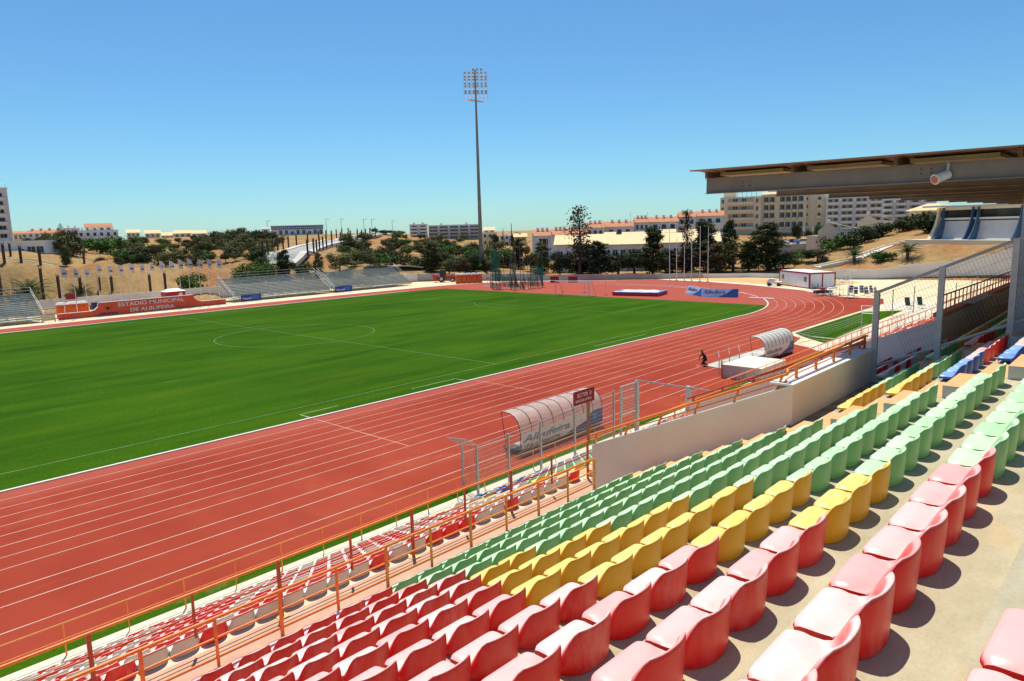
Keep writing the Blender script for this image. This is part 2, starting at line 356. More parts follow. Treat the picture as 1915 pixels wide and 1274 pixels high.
# football pitch markings, faded
mb = MB(); z = .0185; wd = .10
for s in (-1, 1): line(mb, [(-53.4, s*33.15), (53.4, s*33.15)], wd, z)
line(mb, [(53.5, -33.2), (53.5, 33.2)], wd, z+.001); line(mb, [(0, -33.1), (0, 33.1)], wd, z+.001); line(mb, arc(0, 0, 9.15, 0, 2*PI, 90), wd, z+.002)
line(mb, [(37, -20.16), (37, 20.16)], wd, z+.001); line(mb, [(37.06, -20.16), (53.4, -20.16)], wd, z); line(mb, [(37.06, 20.16), (53.4, 20.16)], wd, z)
line(mb, arc(42.5, 0, 9.15, math.radians(127), math.radians(233), 30), wd, z+.002); line(mb, [(48, -9.16), (48, 9.16)], wd, z)
line(mb, [(48.06, -9.16), (53.4, -9.16)], wd, z); line(mb, [(48.06, 9.16), (53.4, 9.16)], wd, z)
mb.lathe((0, 0, .0185), [(.15, 0), (.15, .002)], 12)
struct('pitch_markings', mb, m_gline)
mb = MB(); z = .0185
line(mb, [(-20.5, -34.9), (-17.5, -34.9)], .08, z+.001); line(mb, [(-20.5, -36.2), (-20.5, -34.95)], .1, z); line(mb, [(-11, -34.9), (-6.5, -34.9)], .08, z+.001); line(mb, [(-6.5, -36.2), (-6.5, -34.95)], .08, z)
line(mb, [(12.5, -34.7), (22, -34.7)], .07, z)
struct('touchline_marks', mb, M('fresh_chalk', (.20, .30, .12), .9, 0, 1.5, col2=(.42, .48, .3), space='World'))
# ================================================================== stand geometry (terraces)
YR = lambda i: -76.7486+.842+.82*i          # y of the seat backs in upper row i (0 = row nearest the camera, 9 = front row)
ZR = lambda i: 9.761-.396*i                 # tread height of upper row i
YL = lambda j: -76.7486+11.5+.811*j         # lower tier, j = 0 topmost row
ZL = lambda j: 4.92-.38*j
def conc_mat():
    m = bpy.data.materials.new('terrace_concrete'); m.use_nodes = True; nt, n, L, b = nodes(m)
    g = n.new('ShaderNodeNewGeometry'); P = g.outputs['Position']
    a = noise(n, L, P, .9, 7, .7); c2 = noise(n, L, P, 3.5, 6, .7, (.5, 1.4, 1)); f = noise(n, L, P, 60, 3, .8); o = noise(n, L, P, 1.7, 5, .65, (.6, 1.5, 1))
    c = ramp(n, L, a, [(.3, (.35, .31, .20)), (.5, (.45, .40, .27)), (.7, (.55, .49, .34))])
    c = mix(n, L, ramp(n, L, c2, [(.45, G3(0)), (.72, G3(.45))]), c, (.60, .54, .39))
    c = mix(n, L, ramp(n, L, o, [(.56, G3(0)), (.72, G3(.5))]), c, (.66, .44, .17))
    c = mix(n, L, ramp(n, L, f, [(.3, G3(.3)), (.55, G3(0))]), c, (.24, .22, .16))
    L.new(c, b.inputs['Base Color']); b.inputs['Roughness'].default_value = .88; b.inputs['Specular IOR Level'].default_value = .3
    v = n.new('ShaderNodeTexVoronoi'); v.feature = 'DISTANCE_TO_EDGE'; v.inputs['Scale'].default_value = .42; L.new(P, v.inputs['Vector'])
    bp = n.new('ShaderNodeBump'); bp.inputs['Strength'].default_value = .35; bp.inputs['Distance'].default_value = .006
    L.new(f, bp.inputs['Height']); L.new(bp.outputs[0], b.inputs['Normal']); return m
m_conc = conc_mat()
m_walk = M('terracotta_walkway', (.52, .29, .19), .85, 0, 1.4, col2=(.62, .38, .26), space='World', detail=8)
m_ostep = M('orange_step_paint', (.74, .36, .14), .7, 0, 5, col2=(.80, .43, .19), space='World', detail=8)
m_oldconc = M('dirty_concrete', (.20, .13, .075), .95, 0, 2.5, col2=(.42, .34, .23), space='World', detail=8)
m_blockside = M('whitewashed_riser', (.58, .57, .52), .85, .12, 6, space='World')
stand = thing('grandstand', 'stepped concrete grandstand carrying the rows of bucket seats beside the track', 'grandstand', (-40, -68, 0))
def tread(mb, i, x0, x1):
    y0, y1 = YR(i)-.40, YR(i)+.42
    mb.box(x0, y0, 0.3, x1, y1, ZR(i))
mb = MB(); mb2 = MB()
for i in range(-4, 10):
    if i <= 4: tread(mb, i, -75, 20)
    elif i == 5:
        tread(mb, i, -75, -31.2); tread(mb, i, -25.95, -19.05); tread(mb2, i, -31.2, -25.95)
    else:
        tread(mb, i, -75, -31.2); tread(mb, i, -25.95, -19.05)
wpart('upper_terrace', mb, m_conc, stand); 
mb = MB()
YW0, YW1 = YR(9)+.42, YL(0)-.12
mb.box(-75, YW0+.001, .3, 40, YW1, 4.92)
mb.box(-31.2+.001, YR(5)+.42, .3, -25.95-.001, YW0, 4.90); mb.box(-19.049, YR(5)+.42, .3, 20, YW0, 4.90)
wpart('walkway', mb, m_walk, stand); wpart('stair_landing', mb2, m_oldconc, stand)
mb = MB()
for j in range(10): mb.box(-75, YL(j)-.12 if j == 0 else YL(j)-.391, .02 if j else .021, 40, YL(j)+.42, ZL(j)-(.004 if j == 0 else 0))
wpart('lower_terrace', mb, M('lower_concrete', (.62, .47, .34), .88, 0, 1.3, col2=(.72, .62, .48), space='World', detail=7), stand)
# painted stairs of the upper tier
for i in range(-1, 10):
    mb = MB(); y = YR(i)
    x1 = -31.08 if i < 5 else -31.21
    mb.add([(-32.2, y+.03, ZR(i)+.004), (x1, y+.03, ZR(i)+.004), (x1, y+.423, ZR(i)+.004), (-32.2, y+.423, ZR(i)+.004)], [(0, 1, 2, 3)])
    mb.hexa([(-32.23, y-.399, ZR(i)), (x1, y-.399, ZR(i)), (x1, y+.03, ZR(i)), (-32.23, y+.03, ZR(i))], [(-32.23, y-.399, ZR(i)+.2), (x1, y-.399, ZR(i)+.2), (x1, y+.03, ZR(i)+.2), (-32.23, y+.03, ZR(i)+.2)])
    mb.mi[-1] = 1; mb.mi[-3] = 0
    wpart('step', mb, [m_ostep, m_blockside], stand)
for i in range(-1, 5):
    mb = MB(); y = YR(i); mb.box(-26.2, y-.399, ZR(i), -24.9, y+.03, ZR(i)+.2); mb.mi[-1] = 1
    mb.add([(-26.2, y+.035, ZR(i)+.004), (-24.9, y+.035, ZR(i)+.004), (-24.9, y+.42, ZR(i)+.004), (-26.2, y+.42, ZR(i)+.004)], [(0, 1, 2, 3)])
    wpart('step', mb, [m_ostep, m_blockside], stand)
for j in range(10):
    mb = MB(); y = YL(j)
    mb.box(-29.3, y-(.11 if j == 0 else .39), ZL(j)-.002, -27.9, y+.02, ZL(j)+.19)
    mb.add([(-29.3, y+.02, ZL(j)+.004), (-27.9, y+.02, ZL(j)+.004), (-27.9, y+.425, ZL(j)+.004), (-29.3, y+.425, ZL(j)+.004)], [(0, 1, 2, 3)])
    wpart('step', mb, m_ostep, stand)
# stairwell walls
m_wallp = M('stairwell_plaster', (.78, .63, .50), .85, 0, .9, col2=(.84, .72, .58), space='World', detail=7)
m_cap = M('white_wall_cap', (.78, .77, .73), .7, .04, 3, space='World')
YA, YB = -76.7486+5.30, -76.7486+10.15; ZA, ZB = 8.59, 6.47
def slope_wall(name, label, x0, x1):
    t = thing(name, label, 'wall', (x0, YA, 4.9))
    ys = (YA, YB); zt = (ZA, ZB)
    mb = MB(); mb.hexa([(x0, YA, 4.5), (x1, YA, 4.5), (x1, YB, 4.5), (x0, YB, 4.5)], [(x0, YA, ZA-.03), (x1, YA, ZA-.03), (x1, YB, ZB-.03), (x0, YB, ZB-.03)])
    wpart('plaster', mb, m_wallp, t)
    mb = MB(); mb.hexa([(x0-.01, YA, ZA-.03), (x1+.01, YA, ZA-.03), (x1+.01, YB+.01, ZB-.03), (x0-.01, YB+.01, ZB-.03)], [(x0-.01, YA, ZA), (x1+.01, YA, ZA), (x1+.01, YB+.01, ZB), (x0-.01, YB+.01, ZB)])
    wpart('coping', mb, m_cap, t); return t
slope_wall('stairwell_wall', 'pinkish plaster wall sloping down beside the orange steps at the stairwell', -30.97, -30.77)
slope_wall('stairwell_wall', 'far side wall of the stairwell sloping down under the dark red railing', -26.2, -26.0)
t = thing('stairwell_wall', 'pale cream wall with white top at the head of the stairwell', 'wall', (-28.5, YA, 7.8))
wpart('plaster', MB().box(-30.765, YA+.002, 4.5, -26.205, YA+.45, ZA-.031), m_wallp, t)
wpart('coping', MB().box(-30.985, YA-.012, ZA-.034, -25.98, YA+.46, ZA+.006), m_cap, t)
t = thing('stairwell_wall', 'long grey plaster wall under the roof behind the shaded seats', 'wall', (-10, YA, 7.8))
wpart('plaster', MB().box(-18.93, YA+.002, 4.5, 20, YA+.25, 8.60), m_bluewhite, t)
wpart('coping', MB().box(-18.94, YA-.004, 8.60, 20, YA+.3, 8.72), M('coping_orange', (.62, .22, .09), .6, .1, 4), t)
wpart('side_wall', MB().hexa([(-19.05, YA, 4.5), (-18.93, YA, 4.5), (-18.93, YB, 4.5), (-19.05, YB, 4.5)], [(-19.05, YA, 8.6), (-18.93, YA, 8.6), (-18.93, YB, 6.5), (-19.05, YB, 6.5)]), m_bluewhite, t)
# ================================================================== seats
def seat_mat(name, back, top, rough=.42, stain=.12):
    m = bpy.data.materials.new(name); m.use_nodes = True; nt, n, L, b = nodes(m)
    tc = n.new('ShaderNodeTexCoord'); oi = n.new('ShaderNodeObjectInfo')
    sx = n.new('ShaderNodeSeparateXYZ'); L.new(tc.outputs['Normal'], sx.inputs[0])
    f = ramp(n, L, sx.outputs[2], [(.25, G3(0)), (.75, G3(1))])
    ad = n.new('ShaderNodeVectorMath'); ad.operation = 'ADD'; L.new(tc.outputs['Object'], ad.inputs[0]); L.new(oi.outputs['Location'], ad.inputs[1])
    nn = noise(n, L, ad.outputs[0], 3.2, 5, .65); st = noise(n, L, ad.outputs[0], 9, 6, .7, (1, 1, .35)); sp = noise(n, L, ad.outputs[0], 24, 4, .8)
    # upward faces: sun bleaching plus sunlit glare put into the colour, varying by seat
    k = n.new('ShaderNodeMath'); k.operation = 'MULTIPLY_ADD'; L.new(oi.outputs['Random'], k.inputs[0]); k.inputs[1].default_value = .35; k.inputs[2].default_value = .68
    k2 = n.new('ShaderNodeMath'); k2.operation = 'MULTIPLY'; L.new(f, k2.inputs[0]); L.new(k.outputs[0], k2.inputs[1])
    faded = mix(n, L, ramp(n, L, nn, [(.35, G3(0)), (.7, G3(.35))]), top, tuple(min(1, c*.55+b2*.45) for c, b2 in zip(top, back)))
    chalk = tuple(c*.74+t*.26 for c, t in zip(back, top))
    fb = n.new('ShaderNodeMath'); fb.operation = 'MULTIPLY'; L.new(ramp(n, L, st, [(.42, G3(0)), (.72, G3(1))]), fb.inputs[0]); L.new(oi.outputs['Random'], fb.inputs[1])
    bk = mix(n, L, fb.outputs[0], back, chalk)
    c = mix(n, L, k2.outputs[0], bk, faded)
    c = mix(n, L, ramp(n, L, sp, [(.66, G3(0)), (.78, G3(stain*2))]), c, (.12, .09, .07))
    L.new(c, b.inputs['Base Color']); b.inputs['Roughness'].default_value = rough; b.inputs['Specular IOR Level'].default_value = .5
    b.inputs['Coat Weight'].default_value = .0; b.inputs['Coat Roughness'].default_value = .25
    b.inputs['Subsurface Weight'].default_value = 0.0; return m
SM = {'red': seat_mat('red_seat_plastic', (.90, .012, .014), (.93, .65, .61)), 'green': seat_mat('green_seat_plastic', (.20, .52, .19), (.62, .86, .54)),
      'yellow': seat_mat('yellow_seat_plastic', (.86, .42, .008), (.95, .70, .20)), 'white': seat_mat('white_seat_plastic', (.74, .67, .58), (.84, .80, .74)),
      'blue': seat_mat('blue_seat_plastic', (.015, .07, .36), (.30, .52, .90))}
def seat_mesh(mat, nu=18, ns=12, name='bucket_seat'):
    """thin one-piece shell: low pan, rolled front lip, back that sweeps up from the floor at the sides"""
    ss = lambda x: (lambda t: t*t*(3-2*t))(max(0, min(1, x)))
    def rim(t):
        a = PI*t; cx = -math.cos(a); sx = math.sin(a)
        x = .238*math.copysign(abs(cx)**.86, cx); y = .170-.170*abs(sx)**.80
        zz = .094+.209*ss((sx-.02)/.80)
        return x, y, zz, sx
    cols = []
    for iu in range(nu+1):
        t = iu/nu; xr, yr, zr, sx = rim(t); u = 2*t-1; e = abs(u)**12
        xf = .232*u; yf = .362-.020*e; zp = .108-.016*e
        c = [(xf*.97, yf-.030, .050), (xf, yf-.006, .052), (xf, yf+.005, .074), (xf, yf-.004, zp-.006)]
        for k in range(1, ns):
            s = k/ns; x = xf+(xr*.965-xf)*s; y = (yf-.012)+(yr+.012-yf+.012)*s
            base = zp+.006*math.sin(PI*min(1, s*1.6))*(1-e)-.022*ss((s-.25)/.5)*(1-e)
            h = ss((s-.66)/.34)**1.3
            z = base*(1-h)+zr*h if zr > base else base+(zr-base)*ss((s-.2)/.8)
            c.append((x, y, z))
        c += [(xr*.985, yr+.006, zr+.003), (xr, yr, zr-.005), (xr*1.004, yr-.002, max(.012, zr-.03)), (xr*.995, yr+.002, max(.008, zr*.5)), (xr*.965, yr+.012, .004)]
        cols.append(c)
    n = len(cols[0]); vs = [v for c in cols for v in c]; mb = MB()
    fs = [(i*n+k, i*n+k+1, (i+1)*n+k+1, (i+1)*n+k) for i in range(nu) for k in range(n-1)]
    mb.add(vs, fs, 0, True)
    for iu, sg in ((0, -1), (nu, 1)):
        c = cols[iu][1:ns+4]; lo = [(x-sg*.006, y, max(.008, z-.040)) for x, y, z in c]
        mb.strip(c, lo, 0, True) if sg < 0 else mb.strip(lo, c, 0, True)
    return mb.mesh(name, [mat])
SEAT = {c: seat_mesh(SM[c]) for c in SM}
SEATLO = {c: (6, 5) for c in SM}
seats = []            # (x, y, z, colour, label, group)
X0 = -41.85           # phase of the seat spacing
def xs(a, b, s=.5): 
    n = int(round((b-a)/s)); return [a+s*k for k in range(n+1)]
def rowname(i): return f'row {10-i} from the orange railing'
near = {9: (-38.6, None), 8: (-38.6, None), 7: (-38.6, None), 6: (-39.1, -38.1), 5: (-39.6, -37.6), 4: (-40.1, -37.1), 3: (-40.1, -37.1), 2: (-39.85, -37.85), 1: (-39.85, -38.35), 0: (-38.85, None), -1: (-30, None), -2: (-30, None)}
OFF = .12
for i in range(-2, 10):
    r_end, y_end = near[i]; last = -32.35 if i >= 5 else -32.6
    last = X0+.5*math.floor((last-X0)/.5+.4)
    row = [x for x in xs(X0-5, last) if x > -47.5]
    reds = [x for x in row if x <= r_end+.2]; yel = [x for x in row if y_end and r_end+.2 < x <= y_end+.2]; grn = [x for x in row if x not in reds and x not in yel]
    for c, L_ in (('red', reds), ('yellow', yel), ('green', grn)):
        for k, x in enumerate(L_):
            if c == 'red': lb = f"red bucket seat, {rowname(i)}, {ORD(len(L_)-k)} left of the {'yellow' if yel else 'green'} seats"
            elif c == 'yellow': lb = f"yellow bucket seat, {rowname(i)}, {ORD(k+1)} yellow one from the left"
            else: lb = f"green bucket seat, {rowname(i)}, {ORD(len(L_)-k)} left of the stairs"
            if i < 0 and c == 'red': lb = f"pinkish red bucket seat, {rowname(i)}, {ORD(k+1)} from the left end"
            seats.append((x+OFF, YR(i), ZR(i), c, lb, f'{c} bucket seats left of the stairs'))
# block right of the painted stairs
far = {4: [('yellow', 4), ('green', 7)], 3: [('yellow', 4), ('green', 6)], 2: [('blue', 4), ('red', 5)], 1: [('blue', 3), ('red', 7)], 0: [('blue', 4), ('red', 6)], -1: [('red', 10)]}
for i, pat in far.items():
    x = X0+.5*round((-31.0+.35-X0)/.5)
    if i in (4, 3): x -= .0
    for c, n_ in pat:
        for k in range(n_):
            if x > -26.5: break
            seats.append((x+OFF, YR(i), ZR(i), c, f"{c} seat right of the stairs, row {5-i} above the cream wall, {ORD(k+1)} {c} one", f'{c} bucket seats right of the stairs'))
            x += .5
# shaded block behind the mesh fence
rr = random.Random(5)
for i in range(5, 10):
    for k, x in enumerate(xs(-25.5, -19.4)):
        c = rr.choice(['red', 'red', 'white']); seats.append((x, YR(i), ZR(i), c, f"shaded {c} seat behind the mesh fence, row {i-4} down, {ORD(k+1)} from the fence", 'shaded seats behind the mesh fence'))
for i in range(-1, 5):
    for k, x in enumerate(xs(-24.4, -2)):
        c = ['yellow', 'green', 'green', 'red', 'green', 'yellow'][(k//4+i) % 6]; seats.append((x, YR(i), ZR(i), c, f"shaded {c} seat under the roof, row {5-i} above the wall, {ORD(k+1)} from the fence", 'shaded seats under the roof'))
# lower tier
top = 'RWWWWRWWRRRWWRWWWWWWRWWR'
for j in range(10):
    rr = random.Random(100+j)
    for k in range(36):
        x = -29.85-.5*k
        c = {'R': 'red', 'W': 'white'}[top[k]] if j == 0 and k < len(top) else ('red' if rr.random() < .42 else 'white')
        if j > 0 and 15 <= k <= 21 and j < 8: c = 'red' if (j+k) % 5 else 'white'
        seats.append((x, YL(j), ZL(j), c, f"{c} bucket seat, lower tier, row {j+1} down, {ORD(k+1)} left of the lower stairs", f'lower tier {c} seats left of the lower stairs'))
    for k in range(20):
        x = -27.5+.5*k
        if j == 0: c = 'yellow' if k in (3, 4) else rr.choice(['red', 'white'])
        elif j < 3: c = rr.choice(['yellow', 'yellow', 'green', 'white'])
        elif j < 6: c = rr.choice(['yellow', 'green', 'red', 'white', 'green'])
        elif j < 8: c = rr.choice(['red', 'blue', 'green', 'white'])
        else: c = rr.choice(['blue', 'white', 'white'])
        seats.append((x, YL(j), ZL(j), c, f"{c} bucket seat, lower tier, row {j+1} down, {ORD(k+1)} right of the lower stairs", f'lower tier {c} seats right of the lower stairs'))
    for k in range(20, 90):
        x = -27.5+.5*k
        if (k-20) % 16 in (14, 15, 0): continue
        c = rr.choice(['blue', 'white', 'white', 'red'] if k < 60 else ['red', 'white', 'red'])
        seats.append((x, YL(j), ZL(j), c, None, None))
vis = []
for s in seats:
    q = project((s[0], s[1]+.15, s[2]+.2))
    if q and -70 < q[0] < 2010 and 200 < q[1] < 1420 or (q is None and abs(s[0]-CAMP[0]) < 1.2 and s[1] > CAMP[1]): 
        vis.append((q[2] if q else .1, s))
# hidden behind the stairwell wall: skip lower rows just past it
vis.sort(key=lambda a: a[0])
first = {}
n_ind = 0; rest = []
for d, s in vis:
    if s[4] and n_ind < 300:
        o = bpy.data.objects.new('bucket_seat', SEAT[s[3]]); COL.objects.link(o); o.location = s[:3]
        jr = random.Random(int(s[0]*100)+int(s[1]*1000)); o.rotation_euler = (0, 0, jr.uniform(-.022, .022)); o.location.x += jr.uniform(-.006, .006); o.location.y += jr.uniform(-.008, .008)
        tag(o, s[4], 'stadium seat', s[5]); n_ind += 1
    else: rest.append(s)
mb = MB(); order = list(SM)
tmp = {}
for c in SM:
    me = seat_mesh(SM[c], 8, 6, 'tmpseat'); vv = [tuple(v.co) for v in me.vertices]; ff = [tuple(p.vertices) for p in me.polygons]; tmp[c] = (vv, ff); bpy.data.meshes.remove(me)
for s in rest:
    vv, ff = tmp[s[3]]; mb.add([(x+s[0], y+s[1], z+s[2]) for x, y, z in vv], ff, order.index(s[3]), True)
o = mb.obj('bucket_seats', [SM[c] for c in order]); tag(o, 'farther rows of small bucket seats in the lower tier and under the roof', 'stadium seats', kind='stuff')
# ================================================================== railings
def railing(name, label, p0, p1, zs, spacing, r_top, r_mid, r_post, mat, foot=0.0, group=None, plates=None, end_curl=False, posts=None, parts=True):
    """level railing along x at fixed y: rails at heights zs above foot"""
    t = thing(name, label, 'railing', (p0[0], p0[1], foot), 0, group)
    a, b = np.array(p0, float), np.array(p1, float)
    for k, z in enumerate(zs):
        mb = MB(); mb.tube((a[0], a[1], foot+z), (b[0], b[1], foot+z), r_top if k == 0 else r_mid, 8); wpart('handrail' if k == 0 else 'rail', mb, mat, t)
    L = abs(b[0]-a[0]); xsn = posts or [a[0]+spacing*k for k in range(int(L/spacing)+1)]
    for k, x in enumerate(xsn):
        mb = MB(); y = a[1]+(b[1]-a[1])*(x-a[0])/(b[0]-a[0]); mb.box(x-r_post, y-r_post*.6, foot, x+r_post, y+r_post*.6, foot+zs[0]-.01)
        if plates: mb.box(x-.09, y-.09, foot+.001, x+.09, y+.09, foot+.012)
        wpart('post', mb, mat, t)
    return t
# orange railing in front of the upper rows
yO = -76.7486+8.68; zO = 6.20
px = [-32.87-.908*k for k in range(15)]
t = thing('railing', 'bright orange three-bar railing in front of the upper seat rows', 'railing', (-36, yO, zO))
for k, (z, r) in enumerate(((.715, .024), (.445, .015), (.185, .015))): wpart('handrail' if k == 0 else 'rail', MB().tube((-46, yO, zO+z), (-32.87 if k else -32.95, yO, zO+z), r, 8), m_orange, t)
mb = MB(); mb.path([(-32.95, yO, zO+.715), (-32.90, yO, zO+.705), (-32.87, yO, zO+.67)], .024, 8); wpart('rail_bend', mb, m_orange, t)
for k, x in enumerate(px):
    rp = .022 if k % 2 == 0 else .016; wpart('post', MB().box(x-rp, yO-.014, zO-.25, x+rp, yO+.014, zO+(.70 if k else .68)), m_orange, t)
# dark red railing behind the lower tier
yD = -76.7486+11.38; zD = 4.92
t = thing('railing', 'dark red two-bar railing standing on the terracotta walkway behind the lower seats', 'railing', (-36, yD, zD))
for k, (z, r) in enumerate(((1.075, .026), (.70, .014), (.36, .014))): wpart('handrail' if k == 0 else 'rail', MB().tube((-50, yD, zD+z), (-29.5, yD, zD+z), r, 8), m_orange if k == 0 else m_redrail, t)
m_plate = M('worn_base_plate', (.70, .48, .20), .8, .1, 9)
for k in range(13):
    x = -29.52-1.533*k; r = .03 if k % 2 == 0 else .018
    mb = MB(); mb.box(x-r, yD-.02, zD+(.012 if k % 2 == 0 else .3), x+r, yD+.02, zD+1.06); wpart('post', mb, m_redrail, t)
    if k % 2 == 0: wpart('base_plate', MB().box(x-.1, yD-.1, zD+.001, x+.1, yD+.1, zD+.012), m_plate, t)
# slim railing at the edge of the track verge
yT = -54.27
t = thing('railing', 'slim orange railing on the concrete strip beside the track verge', 'railing', (-30, yT, 0))
for k, (z, r) in enumerate(((1.0, .022), (.52, .012))): wpart('handrail' if k == 0 else 'rail', MB().tube((-70, yT, z), (-10.6, yT, z), r, 6), M('faded_orange_paint', (.66, .25, .06), .5, .15, 6) if k == 0 else m_orange, t)
for k in range(35):
    x = -10.7-1.7*k; r = .022 if k % 2 else .013; wpart('post', MB().box(x-r, yT-.012, .013, x+r, yT+.012, .99), m_orange, t)
t = thing('railing', 'slim orange railing continuing past the mesh fence towards the far end', 'railing', (10, yT, 0))
for k, (z, r) in enumerate(((1.0, .022), (.52, .012))): wpart('handrail' if k == 0 else 'rail', MB().tube((-5, yT, z), (45, yT, z), r, 6), m_orange, t)
for k in range(30):
    x = -5+1.7*k; wpart('post', MB().box(x-.016, yT-.012, .013, x+.016, yT+.012, .99), m_orange, t)
# railings on the stairwell walls
def sloped_rail(x, name, label, mat, y_far=YA, dz=.25):
    t = thing('railing', label, 'railing', (x, YA, ZA)); n = 6
    f = lambda y: ZA+(ZB-ZA)*(y-YA)/(YB-YA)
    a = (x, YA+.15, f(YA+.15)+dz); b = (x, YB+.12, f(YB+.12)+dz)
    wpart('handrail', MB().tube(a, b, .034, 8), mat, t)
    wpart('rail', MB().tube((x, a[1], a[2]-.14), (x, b[1]-.2, b[2]-.05), .016, 6), mat, t)
    for k in range(n):
        y = YA+.35+k*.90; wpart('post', MB().obox((x, y-.045, f(y)+dz/2), (1, 0, 0), (0, 1, .12), (0, -.34, 1), .03, .018, dz/2+.01), mat, t)
    return t
sloped_rail(-30.87, 'railing', 'bright orange handrail on slanted stubs along the sloping stairwell wall', m_orange)
sloped_rail(-26.1, 'railing', 'dark red handrail on the far sloping wall of the stairwell', m_redrail)
t = thing('railing', 'low orange railing standing on the white coping of the cream wall', 'railing', (-28.5, YA+.3, ZA))
yy = YA+.2
wpart('handrail', MB().path([(-30.87, YA+.15, ZA+.20), (-30.75, yy, ZA+.25), (-30.3, yy, ZA+.27), (-25.95, yy, ZA+.30)], .032, 8), m_orange, t)
wpart('rail', MB().path([(-30.85, YA+.2, ZA+.05), (-30.5, yy, ZA+.09), (-25.95, yy, ZA+.12)], .014, 6), m_orange, t)
wpart('rail', MB().tube((-30.3, yy, ZA+.20), (-25.95, yy, ZA+.22), .012, 6), m_orange, t)
for k in range(5):
    x = -30.3+k*1.07; wpart('post', MB().box(x-.035, yy-.02, ZA+.004, x+.035, yy+.02, ZA+.27), m_orange if k < 4 else m_redrail, t)
# rail seen on the walkway beyond the stairwell
def hrail(x0, x1, y, z0, hs, sp, label, mat, dense=None):
    t = thing('railing', label, 'railing', ((x0+x1)/2, y, z0)); 
    for k, h in enumerate(hs): wpart('handrail' if k == 0 else 'rail', MB().tube((x0, y, z0+h), (x1, y, z0+h), .026 if k == 0 else .014, 6), mat, t)
    n = int((x1-x0)/sp)
    for k in range(n+1): wpart('post', MB().box(x0+k*sp-.018, y-.014, z0+.002, x0+k*sp+.018, y+.014, z0+hs[0]), mat, t)
hrail(-25.6, 20, -76.7486+10.1, 4.92, (1.05, .7, .35), .95, 'orange railing on the shaded walkway beyond the mesh fence', m_orange)
hrail(-24.9, 36, -76.7486+11.38, 4.92, (1.05, .7, .36), 1.53, 'orange railing behind the farther lower seats', m_orange)
hrail(-18.7, 20, YA+.12, 8.72, (.55, .3), .6, 'red railing on top of the long grey wall under the roof', m_redrail)
hrail(-5, 36, -76.7486+19.35, 1.50, (.95, .5), 1.4, 'orange railing at the foot of the farther lower seats', m_orange)
# ================================================================== tall fence up the terraces
XF = -26.12
t = thing('mesh_fence', 'tall grey mesh fence climbing the terraces under the roof edge', 'fence', (XF, -72.8, 8.5))
ztop = lambda d: 10.02+(5.24-d)*.4553
for d, zb in ((5.24, 7.8), (3.90, 8.18), (2.55, 8.97), (1.2, 9.36)):
    y = -76.7486+d; mb = MB(); mb.box(XF-.045, y-.06, zb, XF+.045, y+.06, ztop(d)); mb.box(XF-.06, y-.09, zb, XF+.06, y+.09, zb+.015); wpart('post', mb, m_postgrey, t)
mb = MB(); A = np.array([XF, -76.7486+5.24, ztop(5.24)]); B = np.array([XF, -76.7486+1.2, ztop(1.2)])
mb.tube(A-[0, 0, .03], B-[0, 0, .03], .035, 4); wpart('top_rail', mb, m_postgrey, t)
mb = MB(); mb.tube(A-[0, 0, 1.84], B-[0, 0, 1.84], .035, 4); wpart('bottom_rail', mb, m_postgrey, t)
mb = MB(); dv = (B-A); Ln = np.linalg.norm(dv); dv /= Ln; nv = np.array([0, -dv[2], dv[1]]); nv = nv if nv[2] < 0 else -nv
H0 = 1.84*abs(nv[2])
k = .04
while k < Ln-.02:
    mb.tube(A+dv*k-[0, 0, .03], A+dv*k-[0, 0, .03]+nv*(H0-.03), .0028, 3, caps=False); k += .072
for h in np.arange(.12, H0, .21): mb.tube(A+nv*h+dv*.0, A+nv*h+dv*Ln, .0032, 3, caps=False)
wpart('wire_mesh', mb, M('rusty_wire', (.22, .15, .10), .6, .3, 9), t)
# ================================================================== roof
m_roofdark = M('brown_roof_sheet', (.30, .17, .10), .7, .15, 2); m_beam = M('beige_steel_beam', (.17, .155, .135), .6, 0, 1.6, col2=(.23, .205, .165), space='World', detail=7)
m_purlin = M('brown_purlin', (.13, .065, .035), .75, .15, 3); m_ins = M('yellow_lining', (.50, .42, .20), .8, .12, 2)
t = thing('stand_roof', 'brown corrugated cantilever roof on steel beams over the right of the stand', 'roof', (-24, -70, 12.8))
yb0, yb1 = -76.7486-6, -76.7486+9.75; zr = lambda y: 12.98-.006*(yb1-y)
mb = MB(); n = 90; 
rows = [[(x, yb0, zr(yb0)+.17+.02*math.sin(k*2.1)) for k, x in enumerate(np.linspace(-26.6, 22, n))], [(x, yb1+.25, zr(yb1)+.17+.02*math.sin(k*2.1)) for k, x in enumerate(np.linspace(-26.6, 22, n))]]
mb.strip(rows[0], rows[1]); mb.strip([(x, y, z+.03) for x, y, z in rows[1]], [(x, y, z+.03) for x, y, z in rows[0]]); mb.strip([(x, y, z) for x, y, z in rows[1]], [(x, y, z+.03) for x, y, z in rows[1]])
mb.add([rows[0][0], rows[1][0], (rows[1][0][0], rows[1][0][1], rows[1][0][2]+.03), (rows[0][0][0], rows[0][0][1], rows[0][0][2]+.03)], [(0, 1, 2, 3)])
wpart('roof_sheet', mb, m_roofdark, t)
